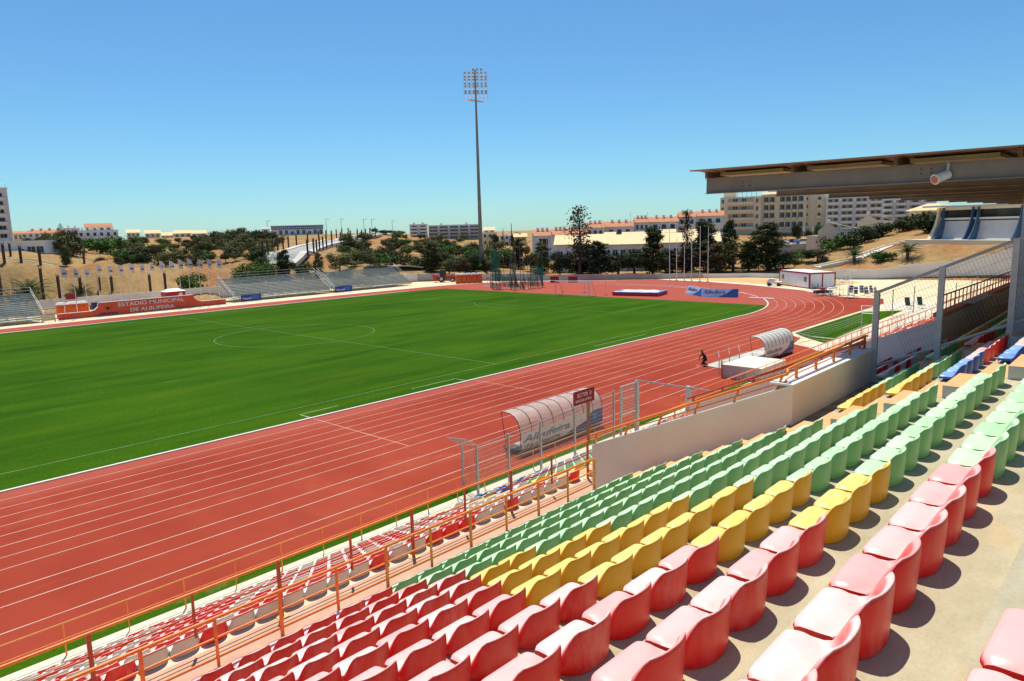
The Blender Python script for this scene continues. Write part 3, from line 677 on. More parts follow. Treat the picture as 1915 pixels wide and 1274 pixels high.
for k in range(11):
    x = -26.1+4.7*k; mb = MB(); bt = -.01; dpt = .42
    for (a0, a1, b0, b1) in ((-.09, .09, -.02, 0), (-.09, .09, -dpt, -dpt+.02), (-.008, .008, -dpt+.02, -.02)):
        mb.hexa([(x+a0, yb0, zr(yb0)+b0-.02), (x+a1, yb0, zr(yb0)+b0-.02), (x+a1, yb1, zr(yb1)+b0-.02), (x+a0, yb1, zr(yb1)+b0-.02)], [(x+a0, yb0, zr(yb0)+b1-.02), (x+a1, yb0, zr(yb0)+b1-.02), (x+a1, yb1, zr(yb1)+b1-.02), (x+a0, yb1, zr(yb1)+b1-.02)])
    b = wpart('beam', mb, m_beam, t)
    if k < 2:
        bm = MB()
        for yo in (1.05, 1.25):
            for zo in (-.17, -.28): bm.tube((x-.02, yb1-yo, zr(yb1)+zo), (x-.008, yb1-yo, zr(yb1)+zo), .018, 8)
        for yo in (5.3, 5.5):
            for zo in (-.17, -.26): bm.tube((x-.02, yb1-yo, zr(yb1)+zo), (x-.008, yb1-yo, zr(yb1)+zo), .018, 8)
        wpart('bolt', bm, m_dark, t)
for k in range(7):
    y = yb1-.12-k*2.35; z = zr(y)
    mb = MB(); mb.box(-26.35, y-.04, z-.018, 11.5, y+.04, z+.145); wpart('purlin', mb, m_purlin, t)
mb = MB()
for k in range(6):
    y1 = yb1-.3-k*2.35; y0 = y1-1.75; mb.box(-25.9, y0, zr(y0)+.05, 11, y1, zr(y1)+.12)
wpart('lining', mb, m_ins, t)
mb = MB(); xc = -25.55; yc = -76.7486+2.42
mb.box(xc-.13, yc-.13, 8.98, xc+.13, yc+.13, zr(yc)-.44); wpart('column', mb, M('column_concrete', (.40, .41, .40), .8, .08, 3), t)
mb = MB(); mb.tube((xc+.1, yc-.02, zr(yc)+.2), (xc+.1, yc+.0, 19.5), .17, 8, .10); wpart('mast', mb, m_postgrey, t)
# loudspeaker under the roof edge
P = np.array([XF-.02, -76.7486+3.91, 12.66]); d = np.array([-.80, .50, -.30]); d /= np.linalg.norm(d)
t = thing('loudspeaker', 'white cylindrical loudspeaker with rusty grille fixed under the roof beam', 'loudspeaker', P)
mb = MB(); mb.tube(P, P+d*.33, .10, 20); mb.tube(P+d*.33, P+d*.37, .115, 20); wpart('housing', mb, m_white, t)
wpart('grille', MB().tube(P+d*.365, P+d*.378, .088, 20), M('rusty_grille', (.50, .20, .10), .8, .3, 30), t)
mb = MB(); mb.box(P[0]-.02, P[1]-.03, P[2]+.05, P[0]+.02, P[1]+.03, 12.95); wpart('bracket', mb, m_steel, t)
# ================================================================== sector sign
xs0, xs1 = -44.625+1.273*11.36, -44.625+1.353*11.36
t = thing('sector_sign', 'maroon rectangular sign board on a pole at the end of the walkway railing', 'sign', (-29.5, yD, 4.92))
m_maroon = M('maroon_board', (.30, .012, .02), .45, .05, 3)
wpart('pole', MB().box(-29.50, yD-.035, 5.95, -29.44, yD+.03, 7.4), M('brown_pole', (.33, .15, .06), .5, .1, 5), t)
zt = CAMP[2]-.3749*11.36; zb = CAMP[2]-.4082*11.36
wpart('board', MB().box(xs0, yD-.055, zb, xs1, yD-.036, zt), m_maroon, t)
m_ltr = M('white_lettering', (.80, .78, .74), .6, 0)
text('lettering', 'SECTOR  D', .150, Matrix.Translation((-0.0-(-29.5)*0, 0, 0)) @ frame4((xs0+.14-(-29.5), -.058, zt-.175-4.92), (1, 0, 0), (0, 0, 1)), m_ltr, t, .002, .0, sx=.85)
text('lettering', 'BANCADA LATERAL', .098, frame4((xs0+.075-(-29.5), -.058, zb+.075-4.92), (1, 0, 0), (0, 0, 1)), m_ltr, t, .002, .0, sx=.80)
# ================================================================== stadium furniture and equipment
def angbox(mb, P0, P1, w, z0, z1, mi=0):
    """upright box whose front face runs P0->P1 (xy), depth w away to the left of the direction"""
    a = np.array(P0[:2], float); b = np.array(P1[:2], float); t = (b-a)/np.linalg.norm(b-a); n = np.array([-t[1], t[0]])
    q = [a, b, b+n*w, a+n*w]; return mb.hexa([(x, y, z0) for x, y in q], [(x, y, z1) for x, y in q], mi)
def mesh_panel(mb, p0, p1, z0, z1, dx=.06, dz=.2, r=.003, z0b=None, z1b=None):
    p0 = np.array(p0, float); p1 = np.array(p1, float); L = np.linalg.norm(p1-p0); n = max(1, int(L/dx))
    z0b = z0 if z0b is None else z0b; z1b = z1 if z1b is None else z1b
    for k in range(1, n):
        f = k/n; q = p0+(p1-p0)*f; mb.tube((q[0], q[1], z0+(z0b-z0)*f), (q[0], q[1], z1+(z1b-z1)*f), r, 3, caps=False)
    m = int((z1-z0)/dz)
    for k in range(1, m+1):
        f = k/(m+1); mb.tube((*p0, z0+(z1-z0)*f), (*p1, z0b+(z1b-z0b)*f), r*1.2, 3, caps=False)
# ---- grey mesh fence beside the near dugout
yF = -76.7486+22.15
m_wire = M('grey_wire', (.42, .41, .37), .6, .1, 5)
tops = [(-23.35, 2.33), (-21.3, 2.40), (-19.0, 2.50), (-16.3, 2.64), (-12.8, 2.85), (-12.15, 2.95)]
t = thing('mesh_fence', 'grey wire mesh fence with square posts running beside the near dugout', 'fence', (-17, yF, 0))
for k, (x, z) in enumerate(tops):
    mb = MB(); mb.box(x-.045, yF-.045, .014, x+.045, yF+.045, z); wpart('post', mb, m_postgrey if k == 5 else m_steel, t)
for (x0, z0), (x1, z1) in zip(tops[:5], tops[1:5]):
    mb = MB(); mesh_panel(mb, (x0+.05, yF), (x1-.05, yF), .12, z0-.03, .055, .2, .0035, .12, z1-.03); mb.tube((x0, yF, z0-.03), (x1, yF, z1-.03), .014, 4); wpart('mesh_panel', mb, m_wire, t)
t = thing('mesh_gate', 'tall narrow steel mesh gate beside the stairwell entrance', 'gate', (-11, yF, 0))
xg0, xg1 = -12.1, -10.5
mb = MB()
for x, z in ((xg0, 2.95), (xg1, 3.05)): mb.box(x-.05, yF-.05, .014, x+.05, yF+.05, z)
mb.box(xg1-.10, yF-.10, .016, xg1+.10, yF+.10, 3.0); wpart('gate_posts', mb, m_postgrey, t)
mb = MB(); mb.box(xg0+.05, yF-.03, 2.88, xg1-.1, yF+.03, 2.95); mb.box(xg0+.05, yF-.03, 1.25, xg1-.1, yF+.03, 1.32); mb.box(xg0+.05, yF-.03, 1.32, xg0+.11, yF+.03, 2.88); wpart('frame', mb, m_postgrey, t)
mb = MB(); mesh_panel(mb, (xg0+.1, yF), (xg1-.1, yF), 1.32, 2.9, .07, .16, .005); mesh_panel(mb, (xg0+.1, yF), (xg1-.1, yF), .1, 1.25, .09, .3, .004); wpart('mesh', mb, m_wire, t)
t = thing('mesh_fence', 'steel fence with bright top bar running back from the tall gate', 'fence', (-10.5, yF-2, 0))
y2 = -76.7486+18.87
wpart('top_bar', MB().box(-10.53, y2-2.0, 2.98, -10.47, yF-.11, 3.05), m_steel, t)
wpart('post', MB().box(-10.62, y2-.12, 1.1, -10.38, y2+.12, 3.1), m_postgrey, t)
wpart('post', MB().box(-10.6, y2-2.0, 1.1, -10.4, y2-1.85, 2.6), m_postgrey, t)
mb = MB(); mesh_panel(mb, (-10.5, y2-1.9), (-10.5, y2-.1), 1.1, 2.98, .13, 3, .008); wpart('bars', mb, m_postgrey, t)
wpart('board', MB().box(-10.4, y2-2.9, 1.9, -10.36, y2-1.9, 2.6), m_red, t)
# end panel with the tilted mesh canopy
t = thing('mesh_fence', 'mesh end panel with a tilted mesh canopy left of the near dugout', 'fence', (-23.3, yF+.6, 0))
mb = MB(); mb.box(-23.17, yF+1.15, .014, -23.09, yF+1.23, 2.05); wpart('post', mb, m_postgrey, t)
mb = MB(); mesh_panel(mb, (-23.35, yF+.05), (-23.13, yF+1.15), .12, 2.2, .06, .2, .0035, .12, 2.0); wpart('mesh_panel', mb, m_wire, t)
mb = MB()
A, B, C_, D_ = (np.array(q) for q in ((-23.35, yF, 2.33), (-23.13, yF+1.19, 2.05), (-23.75, yF+1.0, 2.62), (-23.9, yF+.05, 2.75)))
C_ = np.array([-23.55, yF+1.75, 2.42]); D_ = np.array([-23.7, yF+.35, 2.62])
for a, b in ((A, B), (B, C_), (C_, D_), (D_, A)): mb.tube(a, b, .02, 5)
for f in np.linspace(.06, .94, 22): mb.tube(A+(B-A)*f, D_+(C_-D_)*f, .004, 3, caps=False)
for f in (.25, .5, .75): mb.tube(A+(D_-A)*f, B+(C_-B)*f, .005, 3, caps=False)
wpart('canopy', mb, m_wire, t)
# ---- dugouts
m_poly = bpy.data.materials.new('frosted_polycarbonate'); m_poly.use_nodes = True
_, n_, L_, b_ = nodes(m_poly); b_.inputs['Base Color'].default_value = (.62, .58, .52, 1); b_.inputs['Roughness'].default_value = .35; b_.inputs['Alpha'].default_value = .62
tc_ = n_.new('ShaderNodeNewGeometry'); c_ = ramp(n_, L_, noise(n_, L_, tc_.outputs['Position'], 1.2, 5, .7), [(.35, (.54, .48, .40)), (.65, (.70, .68, .62))]); L_.new(c_, b_.inputs['Base Color'])
m_poly2 = M('milky_polycarbonate', (.60, .58, .52), .4, 0, .8, col2=(.70, .68, .62))
def banner_mat(name='white_blue_banner'):
    return [M(name, (.72, .66, .60), .6, .05, 2), M(name+'_blue', (.015, .06, .26), .5, .15, 3), M(name+'_light', (.10, .40, .72), .5, .1, 3), M(name+'_dark', (.03, .04, .12), .6, 0)]
BM = banner_mat()
def dugout(label, x0, x1, y, poly, sub, sc=1.0, zb=.32):
    """open front towards +y, banner on the back; local x along the track"""
    t = thing('dugout', label, 'team shelter', ((x0+x1)/2, y+.6, 0)); L = x1-x0
    prof = [(0, zb), (0, 1.15), (.05, 1.5), (.2, 1.82), (.45, 2.05), (.75, 2.17), (1.15, 2.2), (1.45, 2.17)]
    prof = [(a*.92, b*sc) for a, b in prof]
    for side, xx in (('end', x0), ('end', x1)):
        pts = [(xx, y+a, b) for a, b in prof]; mb = MB().path(pts, .022, 6); mb.tube(pts[-1], (xx, y+1.05, .45), .018, 5); mb.tube((xx, y+.0, 1.15), (xx, y+1.2, 1.15), .012, 5)
        mb.tube((xx, y, zb), (xx, y+1.25, .28), .022, 5); mb.tube((xx, y+1.25, .28), (xx, y+1.05, .45), .018, 5); wpart('end_frame', mb, m_dark, t)
    nr = 8
    for k in range(1, nr):
        xx = x0+L*k/nr; wpart('rib', MB().path([(xx, y+a, b) for a, b in prof[1:]], .02, 5), m_dark, t)
    mb = MB(); up = prof[1:]
    pp = [[(xx, y+a+.004, b-.004) for a, b in up] for xx in (x0, x1)]
    mb.strip(pp[0], pp[1], 0, True); wpart('canopy_sheet', mb, poly, t)
    mb = MB()
    mb.box(x0+.05, y-.035, zb, x1-.02, y-.027, 1.18*sc)
    # blue curved corner and light swoosh
    cx = x1-.03; pts = [(x0+L*.52, zb+.02), (x0+L*.66, zb+.22), (x0+L*.78, .72*sc), (x0+L*.86, 1.165*sc), (cx, 1.165*sc), (cx, zb+.02)]
    mb.add([(px, y-.0375, pz) for px, pz in pts], [tuple(range(6))], 1)
    mb.add([(x1-.62*math.cos(a)*.35-.45, y-.040, .85*sc+.26*math.sin(a)) for a in [2*PI*k/10*1 for k in range(10)]], [tuple(range(10))][:0], 2)
    for k in range(5):
        a = PI/2+2*PI*k/5; c0 = np.array([x1-.75, y-.040, .80*sc]); tip = c0+np.array([.26*math.cos(a), 0, .24*math.sin(a)]); s0 = c0+np.array([.05*math.cos(a+1.2), 0, .05*math.sin(a+1.2)]); s1 = c0+np.array([.05*math.cos(a-1.2), 0, .05*math.sin(a-1.2)])
        mb.add([tip, s0, s1], [(0, 1, 2)], 2)
    wpart('banner', mb, BM, t)
    fx = lambda dx, z: frame4(Vector((x0+dx, y-.043, z))-t.location, (1, 0, 0), (0, 0, 1))
    m_teal = bpy.data.materials.get('teal_lettering') or M('teal_lettering', (.10, .22, .28), .6, 0)
    m_pur = bpy.data.materials.get('dark_lettering') or M('dark_lettering', (.05, .03, .10), .6, 0)
    text('lettering', 'Albufeira', .50*sc, fx(.18, .66*sc), m_teal, t, .002, .012, sx=2.1*L/7.2, shear=.3)
    if sub: text('lettering', sub, .30*sc, fx(.22, .36*sc), m_pur, t, .002, .004, sx=1.55*L/7.2, shear=.2)
    mb = MB(); mb.box(x0+.1, y+.25, .5, x1-.1, y+.62, .54)
    for k in range(6): xx = x0+.3+(L-.6)*k/5; mb.box(xx-.02, y+.3, .12, xx+.02, y+.34, .5); mb.box(xx-.02, y+.55, .12, xx+.02, y+.59, .5)
    wpart('bench', mb, m_white, t)
    mb = MB(); mb.box(x0, y+.02, .14, x1, y+.08, .2); mb.box(x0, y+1.2, .14, x1, y+1.26, .2); wpart('base_frame', mb, m_dark, t)
    for xx in (x0+.25, x1-.25):
        for yy in (y+.05, y+1.2): wpart('wheel', MB().tube((xx-.03, yy, .085), (xx+.03, yy, .085), .08, 12), m_dark, t)
    wpart('floor_plank', MB().box(x0+.05, y+.1, .205, x1-.05, y+1.15, .235), M('dark_plank', (.07, .06, .05), .8, .2, 5), t)
    return t
dugout('near team dugout with clear curved roof and white banner reading Albufeira', -18.0, -10.75, -52.35, m_poly, 'vive o desporto')
dugout('farther team dugout with milky curved roof and white banner reading Albufeira', 13.1, 19.25, -51.9, m_poly2, 'vive o desporto', 1.0)
# ---- concrete structure beside the far dugout
dyc = 22.0; xa = -44.625+1.93*dyc
P1 = onz(1351, 685, .9); P2 = onz(1480, 712, .9)
t = thing('stairwell_block', 'low concrete block with cream top and shaded pinkish side beside the far dugout', 'wall', (P1[0]+3, P1[1]-1.2, 0))
bx0, by1 = P1[0], P1[1]; 
wpart('plaster', MB().box(bx0, by1-3.1, .013, bx0+4.4, by1, 1.0), M('shaded_plaster', (.50, .42, .40), .85, .06, 2), t)  # side coloured as the pinkish grey of its shade, top slab as sunlit cream
wpart('top_slab', MB().box(bx0-.02, by1-3.12, 1.0, bx0+4.42, by1+.01, 1.05), M('cream_slab', (.74, .68, .52), .85, 0, .7, col2=(.80, .76, .63), space='World'), t)
mb = MB(); mb.box(bx0-.09, by1-.02, .013, bx0-.03, by1+.06, 1.35); wpart('post', mb, m_redrail, t)
t = thing('mesh_fence', 'short fence of three bent grey posts behind the concrete block', 'fence', (bx0+2, by1+.3, 0))
for k in range(3):
    x = bx0+.15+k*1.75; y = by1+.35; wpart('post', MB().path([(x, y, .013), (x, y, 1.5), (x+.42, y+.30, 1.95)], .035, 6), m_postgrey, t)
mb = MB(); mesh_panel(mb, (bx0+.15, by1+.35), (bx0+3.65, by1+.35), .1, 1.5, .08, .25, .004); wpart('mesh', mb, M('green_wire', (.16, .22, .14), .6, .1, 3), t)
# ---- kneeling person on the track
t = thing('person', 'person in black clothes kneeling and bending over on the red track', 'person', (9.6, -48.35, .0), math.radians(150))
def skin_obj(name, verts, edges, rads, mat, parent, sub=1):
    me = bpy.data.meshes.new(name); me.from_pydata(verts, edges, []); o = bpy.data.objects.new(name, me); COL.objects.link(o)
    o.modifiers.new('skin', 'SKIN'); sk = me.skin_vertices[0].data
    for v, r in zip(sk, rads): v.radius = (r, r)
    sk[0].use_root = True; s_ = o.modifiers.new('sub', 'SUBSURF'); s_.levels = sub; s_.render_levels = sub
    dg = bpy.context.evaluated_depsgraph_get(); m2 = bpy.data.meshes.new_from_object(o.evaluated_get(dg)); m2.name = name
    bpy.data.objects.remove(o); m2.materials.clear(); m2.materials.append(mat)
    for p_ in m2.polygons: p_.use_smooth = True
    o = bpy.data.objects.new(name, m2); COL.objects.link(o); o.parent = parent; return o
m_cloth = M('black_clothing', (.02, .02, .024), .85, .2, 8); m_skin = M('skin', (.42, .24, .16), .6, .05, 8)
V = [(0, 0, .52), (.10, 0, .72), (.24, 0, .92), (.30, 0, 1.05), (.36, 0, 1.14), (.40, 0, 1.22),      # spine, neck, head
     (.02, .12, .50), (.36, .16, .36), (.02, .18, .10), (-.08, .18, .06),                               # left leg
     (.02, -.12, .50), (.30, -.18, .12), (-.10, -.18, .10), (-.24, -.18, .06),                           # right leg kneeling
     (.24, .20, .96), (.40, .24, .72), (.52, .14, .52), (.24, -.20, .96), (.44, -.22, .72), (.60, -.12, .46)]
Eg = [(0, 1), (1, 2), (2, 3), (3, 4), (4, 5), (0, 6), (6, 7), (7, 8), (8, 9), (0, 10), (10, 11), (11, 12), (12, 13), (2, 14), (14, 15), (15, 16), (2, 17), (17, 18), (18, 19)]
Rd = [.15, .15, .15, .07, .10, .09, .11, .075, .055, .05, .11, .075, .06, .045, .065, .048, .038, .065, .048, .038]
skin_obj('body', V, Eg, Rd, m_cloth, t, 2)
def ball(mb, c, r, n=12, sq=(1, 1, 1)):
    pr = [(r*math.sin(PI*k/8)*1, -r*math.cos(PI*k/8)*sq[2]) for k in range(0, 9)]; pr = [(max(a, .001), b) for a, b in pr]
    return mb.lathe(c, pr, n)
part('head', ball(MB(), (.42, 0, 1.22), .105, 12, (1, 1, 1.15)), m_skin, t)
part('hair', ball(MB(), (.395, 0, 1.265), .108, 12, (1, 1, .95)), M('dark_hair', (.03, .02, .015), .8, .2, 9), t)
mb = MB()
for s_ in (-1, 1): 
    c = np.array([.52 if s_ > 0 else .60, .14*s_ if s_ > 0 else -.12, .52 if s_ > 0 else .46])
    for f in range(5): mb.tube(c, c+np.array([.09, (f-2)*.018, -.05+.006*f]), .010, 5)
    ball(mb, c, .035, 8)
part('hand', mb, m_skin, t)
t2 = thing('jacket', 'crumpled red jacket lying on the track in front of the kneeling person', 'jacket', (9.1, -47.9, 0), .4)
mb = MB(); gx = 9
pts = [[(i*.1-.45+.02*math.sin(j*2), j*.09-.2+.03*math.sin(i*1.7), .014+.05*abs(math.sin(i*1.9+j*1.3))*(1-abs(i-4)/5)) for i in range(gx)] for j in range(5)]
vv = [q for r_ in pts for q in r_]; mb.add(vv, [(j*gx+i, j*gx+i+1, (j+1)*gx+i+1, (j+1)*gx+i) for j in range(4) for i in range(gx-1)], 0, True); part('cloth', mb, m_red, t2)
# ---- goal
t = thing('football_goal', 'white portable football goal standing at the far end of the pitch', 'goal', (53.5, .2, 0))
gy0, gy1, gx = -3.46, 3.86, 53.6
mb = MB()
for y in (gy0, gy1): mb.box(gx-.06, y-.06, .015, gx+.06, y+.06, 2.44)
mb.box(gx-.06, gy0, 2.38, gx+.06, gy1, 2.5); wpart('goal_frame', mb, m_white, t)
mb = MB()
for y in (gy0, gy1): mb.tube((gx, y, 2.42), (gx+.9, y, 2.42), .03, 5); mb.tube((gx+.9, y, 2.42), (gx+2, y, .06), .03, 5); mb.tube((gx, y, .06), (gx+2, y, .06), .04, 5)
mb.tube((gx+2, gy0, .06), (gx+2, gy1, .06), .04, 5); wpart('support', mb, m_steel, t)
# ---- high jump mat with uprights
t = thing('high_jump_mat', 'thick red high jump mat with pale blue and white top', 'landing mat', (61.5, -8.5, 0))
A = onz(1145, 553); B = onz(1230, 555); u = (B-A)[:2]; Lm = np.linalg.norm(u); u /= Lm; nn = np.array([-u[1], u[0]]); nn = nn if nn[0] > 0 else -nn
q = lambda s_, d_: A[:2]+u*s_+nn*d_
def quadp(mb, s0, s1, d0, d1, z0, z1, mi=0): mb.hexa([(*q(s0, d0), z0), (*q(s1, d0), z0), (*q(s1, d1), z0), (*q(s0, d1), z0)], [(*q(s0, d0), z1), (*q(s1, d0), z1), (*q(s1, d1), z1), (*q(s0, d1), z1)], mi)
mb = MB(); quadp(mb, 0, Lm, 0, 5, .05, .62); wpart('side_pads', mb, M('crimson_vinyl', (.42, .01, .05), .5, .1, 2), t)
mb = MB(); n = 12
vv = []
for j in range(7):
    for i in range(n+1):
        e = min(i, n-i)/3; vv.append((*q(Lm*i/n, 5*j/6), .63+.10*min(1, e)*min(1, min(j, 6-j))+.04*math.sin(i*1.7+j)))
mb.add(vv, [(j*(n+1)+i, j*(n+1)+i+1, (j+1)*(n+1)+i+1, (j+1)*(n+1)+i) for j in range(6) for i in range(n)], 0, True); 
quadp(mb, -.02, Lm+.02, -.02, 5.02, .60, .66, 1)
wpart('top_sheet', mb, [M('pale_top_vinyl', (.58, .62, .68), .5, .25, .6), M('blue_trim', (.15, .22, .5), .5, .1, 2)], t)
def upright(px, py, h, label):
    P = onz(px, py); t = thing('bar_stand', label, 'bar stand', P)
    wpart('pole', MB().tube(P, P+[0, 0, h], .03, 6), m_postgrey, t); wpart('foot', MB().box(P[0]-.35, P[1]-.2, .012, P[0]+.35, P[1]+.2, .05), m_dark, t)
upright(1133, 552, 2.8, 'thin dark upright standing just left of the red mat'); upright(1053, 546, 2.4, 'thin grey upright standing behind the left of the goal'); upright(1093, 548, 2.2, 'thin grey upright standing behind the goal centre')
A = onz(1024, 547); B = onz(1152, 547)
o = MB().tube(A+[0, 0, 2.2], B+[0, 0, 2.0], .045, 6).obj('crossbar', m_white); tag(o, 'long white bar held level behind the goal', 'crossbar')
mb = MB()
o = MB().box(63.0, -31.5, .012, 63.6, -27.5, .13).obj('take_off_board', m_white); tag(o, 'white plank lying on the red surface near the right of the pitch', 'plank')
# steeple rail segments
for k, (a, b) in enumerate([((905, 536), (933, 537)), ((1385, 548), (1397, 551))]):
    A = onz(*a); B = onz(*b); o = MB().tube(A+[0, 0, .08], B+[0, 0, .08], .07, 6).obj('marker_rail', m_white); tag(o, ['white tube lying on the track left of the throwing cage', 'white tube lying on the track right of the blue banner'][k], 'rail')
line_pts = [onz(x, y)[:2] for x, y in ((1150, 533.5), (1200, 534.5), (1260, 537), (1330, 543.5), (1385, 549.5))]
mb = MB(); band(mb, line_pts, .14, .005, .06); tag(mb.obj('inner_kerb', m_kerb), 'thin white kerb crossing the red surface behind the blue banner', 'kerb')
# ---- blue banners on the ground of the bend
def ground_banner(pa, pb, h, label, txt, sub):
    A = onz(*pa); B = onz(*pb); u = (B-A); L = np.linalg.norm(u); u /= L; n = np.array([-u[1], u[0], 0]); n = n if n@(A-CAMP)*1 > 0 else -n
    up = np.array([0, 0, 1.])*.90+n*.42; up /= np.linalg.norm(up)
    t = thing('banner', label, 'banner', (A+B)/2); mb = MB(); nb = -np.cross(u, up); nb = nb if nb@(A-CAMP) < 0 else -nb
    mb.hexa([A+n*.02, B+n*.02, B+n*.06, A+n*.06], [A+up*h+n*.02, B+up*h+n*.02, B+up*h+n*.06, A+up*h+n*.06])
    mb.add([A+u*(L*.45)+up*.03+nb*.004, B+up*.03+nb*.004, B+up*(h-.03)+nb*.004, A+u*(L*.86)+up*(h-.03)+nb*.004, A+u*(L*.66)+up*(h*.4)+nb*.004], [(0, 1, 2, 3, 4)], 1)
    mb.add([A+u*(L*.02)+up*.03+nb*.003, A+u*(L*.6)+up*.03+nb*.003, A+u*(L*.7)+up*(h*.35)+nb*.003, A+u*(L*.3)+up*(h*.2)+nb*.003], [(0, 1, 2, 3)], 2)
    wpart('sheet', mb, [M('blue_white_sheet', (.40, .46, .66), .5, .2, 2), BM[1], BM[2]], t)
    for s_ in (0.02, .98):
        mm = MB(); P = A+u*L*s_; mm.tube(P+up*h+n*.06, P+n*(h*.8), .02, 5); wpart('leg', mm, m_steel, t)
    T = Vector(tuple(A+u*.25+up*(h*.45)+nb*.012))-t.location
    text('lettering', txt, h*.62, frame4(T, u, up), bpy.data.materials['dark_lettering'], t, .002, .004, sx=L*.70/(h*.62*4.3), shear=.3)
    return t
ground_banner((1281, 549), (1310, 555), 1.5, 'small blue and white banner propped left of the long banner', 'Albufeira', '')
ground_banner((1311, 556), (1380, 557), 1.5, 'long blue and white banner reading Albufeira propped on the bend', 'Albufeira', '')
# ---- throwing cage
m_net = bpy.data.materials.new('green_netting'); m_net.use_nodes = True
_, n_, L_, b_ = nodes(m_net); b_.inputs['Base Color'].default_value = (.01, .20, .13, 1); b_.inputs['Roughness'].default_value = .9
tc_ = n_.new('ShaderNodeTexCoord'); a_ = ramp(n_, L_, noise(n_, L_, tc_.outputs['Object'], 3.0, 4, .6, (1, 1, .3)), [(.35, G3(.35)), (.7, G3(.65))]); L_.new(a_, b_.inputs['Alpha'])
m_cagepole = M('cage_pole', (.10, .12, .13), .5, .1, 3)
t = thing('throwing_cage', 'tall hammer throwing cage of poles with torn green netting', 'throwing cage', (61, 20.5, 0))
poles = [(921, 541, 5.2), (928, 541, 7.9), (935, 541, 8.1), (956, 542, 9.6), (963, 542, 7.9), (974, 541.5, 9.4), (979, 541.5, 5.8), (988, 541, 9.0), (992, 540, 5.2), (1006, 538.5, 6.8), (1015, 537, 6.9), (918, 538, 3.1), (943, 535, 6.0), (965, 535, 6.6)]
PP = []
for x, y, h in poles:
    P = onz(x, y); PP.append((P, h)); mm = MB(); mm.tube(P, P+[0, 0, h], .06, 6)
    dirn = np.array([61, 20.5, 0])-P; dirn[2] = 0; dirn /= np.linalg.norm(dirn)+1e-6
    if h > 5: mm.tube(P+[0, 0, h], P-dirn*.8+[0, 0, h+.5], .05, 5)
    wpart('pole', mm, m_cagepole, t)
def curtain(ids, h0, h1, seed, bulge=.5, n=14, m=9):
    r_ = random.Random(seed); pts = [PP[i][0] for i in ids]; mm = MB(); vs = []
    for j in range(m):
        f = j/(m-1)
        for i in range(n):
            g = i/(n-1)*(len(pts)-1); k = min(int(g), len(pts)-2); P = pts[k]+(pts[k+1]-pts[k])*(g-k)
            top = h1+(h1*.0)-bulge*1.6*abs(math.sin(PI*(g-k))); z = h0+(top-h0)*f
            off = .35*math.sin(i*1.9+j*.5+seed)+bulge*(1-f)*math.sin(PI*g/(len(pts)-1))
            vs.append((P[0]+off*.6, P[1]-off*.5, z))
    mm.add(vs, [(j*n+i, j*n+i+1, (j+1)*n+i+1, (j+1)*n+i) for j in range(m-1) for i in range(n-1)], 0, True); wpart('net', mm, m_net, t)
curtain([0, 1, 2], 1.5, 7.7, 1, .25); curtain([2, 3], .4, 4.0, 2, .9); curtain([3, 4, 5, 6], .1, 2.6, 3, 1.0); curtain([3, 4], .5, 6.3, 5, 1.2, 8); curtain([6, 7, 8, 9], .6, 3.0, 4, 1.0); curtain([8, 9, 10], .3, 5.2, 6, .9); curtain([11, 0, 1, 2], .05, 1.6, 8, .3)
mm = MB()
for a, b in ((0, 1), (1, 2), (2, 3), (3, 5), (5, 7), (7, 9), (9, 10)):
    for z in (.15, 3.3): mm.tube(PP[a][0]+[0, 0, z], PP[b][0]+[0, 0, z], .035, 5)
wpart('cross_rail', mm, m_steel, t)
# ---- six flagpoles
for k, (x, y, yt) in enumerate([(1252, 525, 423), (1265, 524.5, 446), (1279.5, 526, 460), (1293, 526.5, 424), (1308.5, 526.5, 423), (1323.5, 527.5, 423)]):
    P = onz(x, y); D = math.hypot(*(P-CAMP)[:2]); h = (CAMP+ray(x, yt)*D)[2]
    t = thing('flagpole', f"bare white flagpole behind the bend, {['first','second','third','fourth','fifth','sixth'][k]} of six from the left", 'flagpole', P, 0, 'bare flagpoles behind the bend')
    part('pole', MB().tube((0, 0, 0), (0, 0, h), .10, 8, .05), m_white, t); part('base', MB().box(-.25, -.25, 0, .25, .25, .12), m_kerb, t)
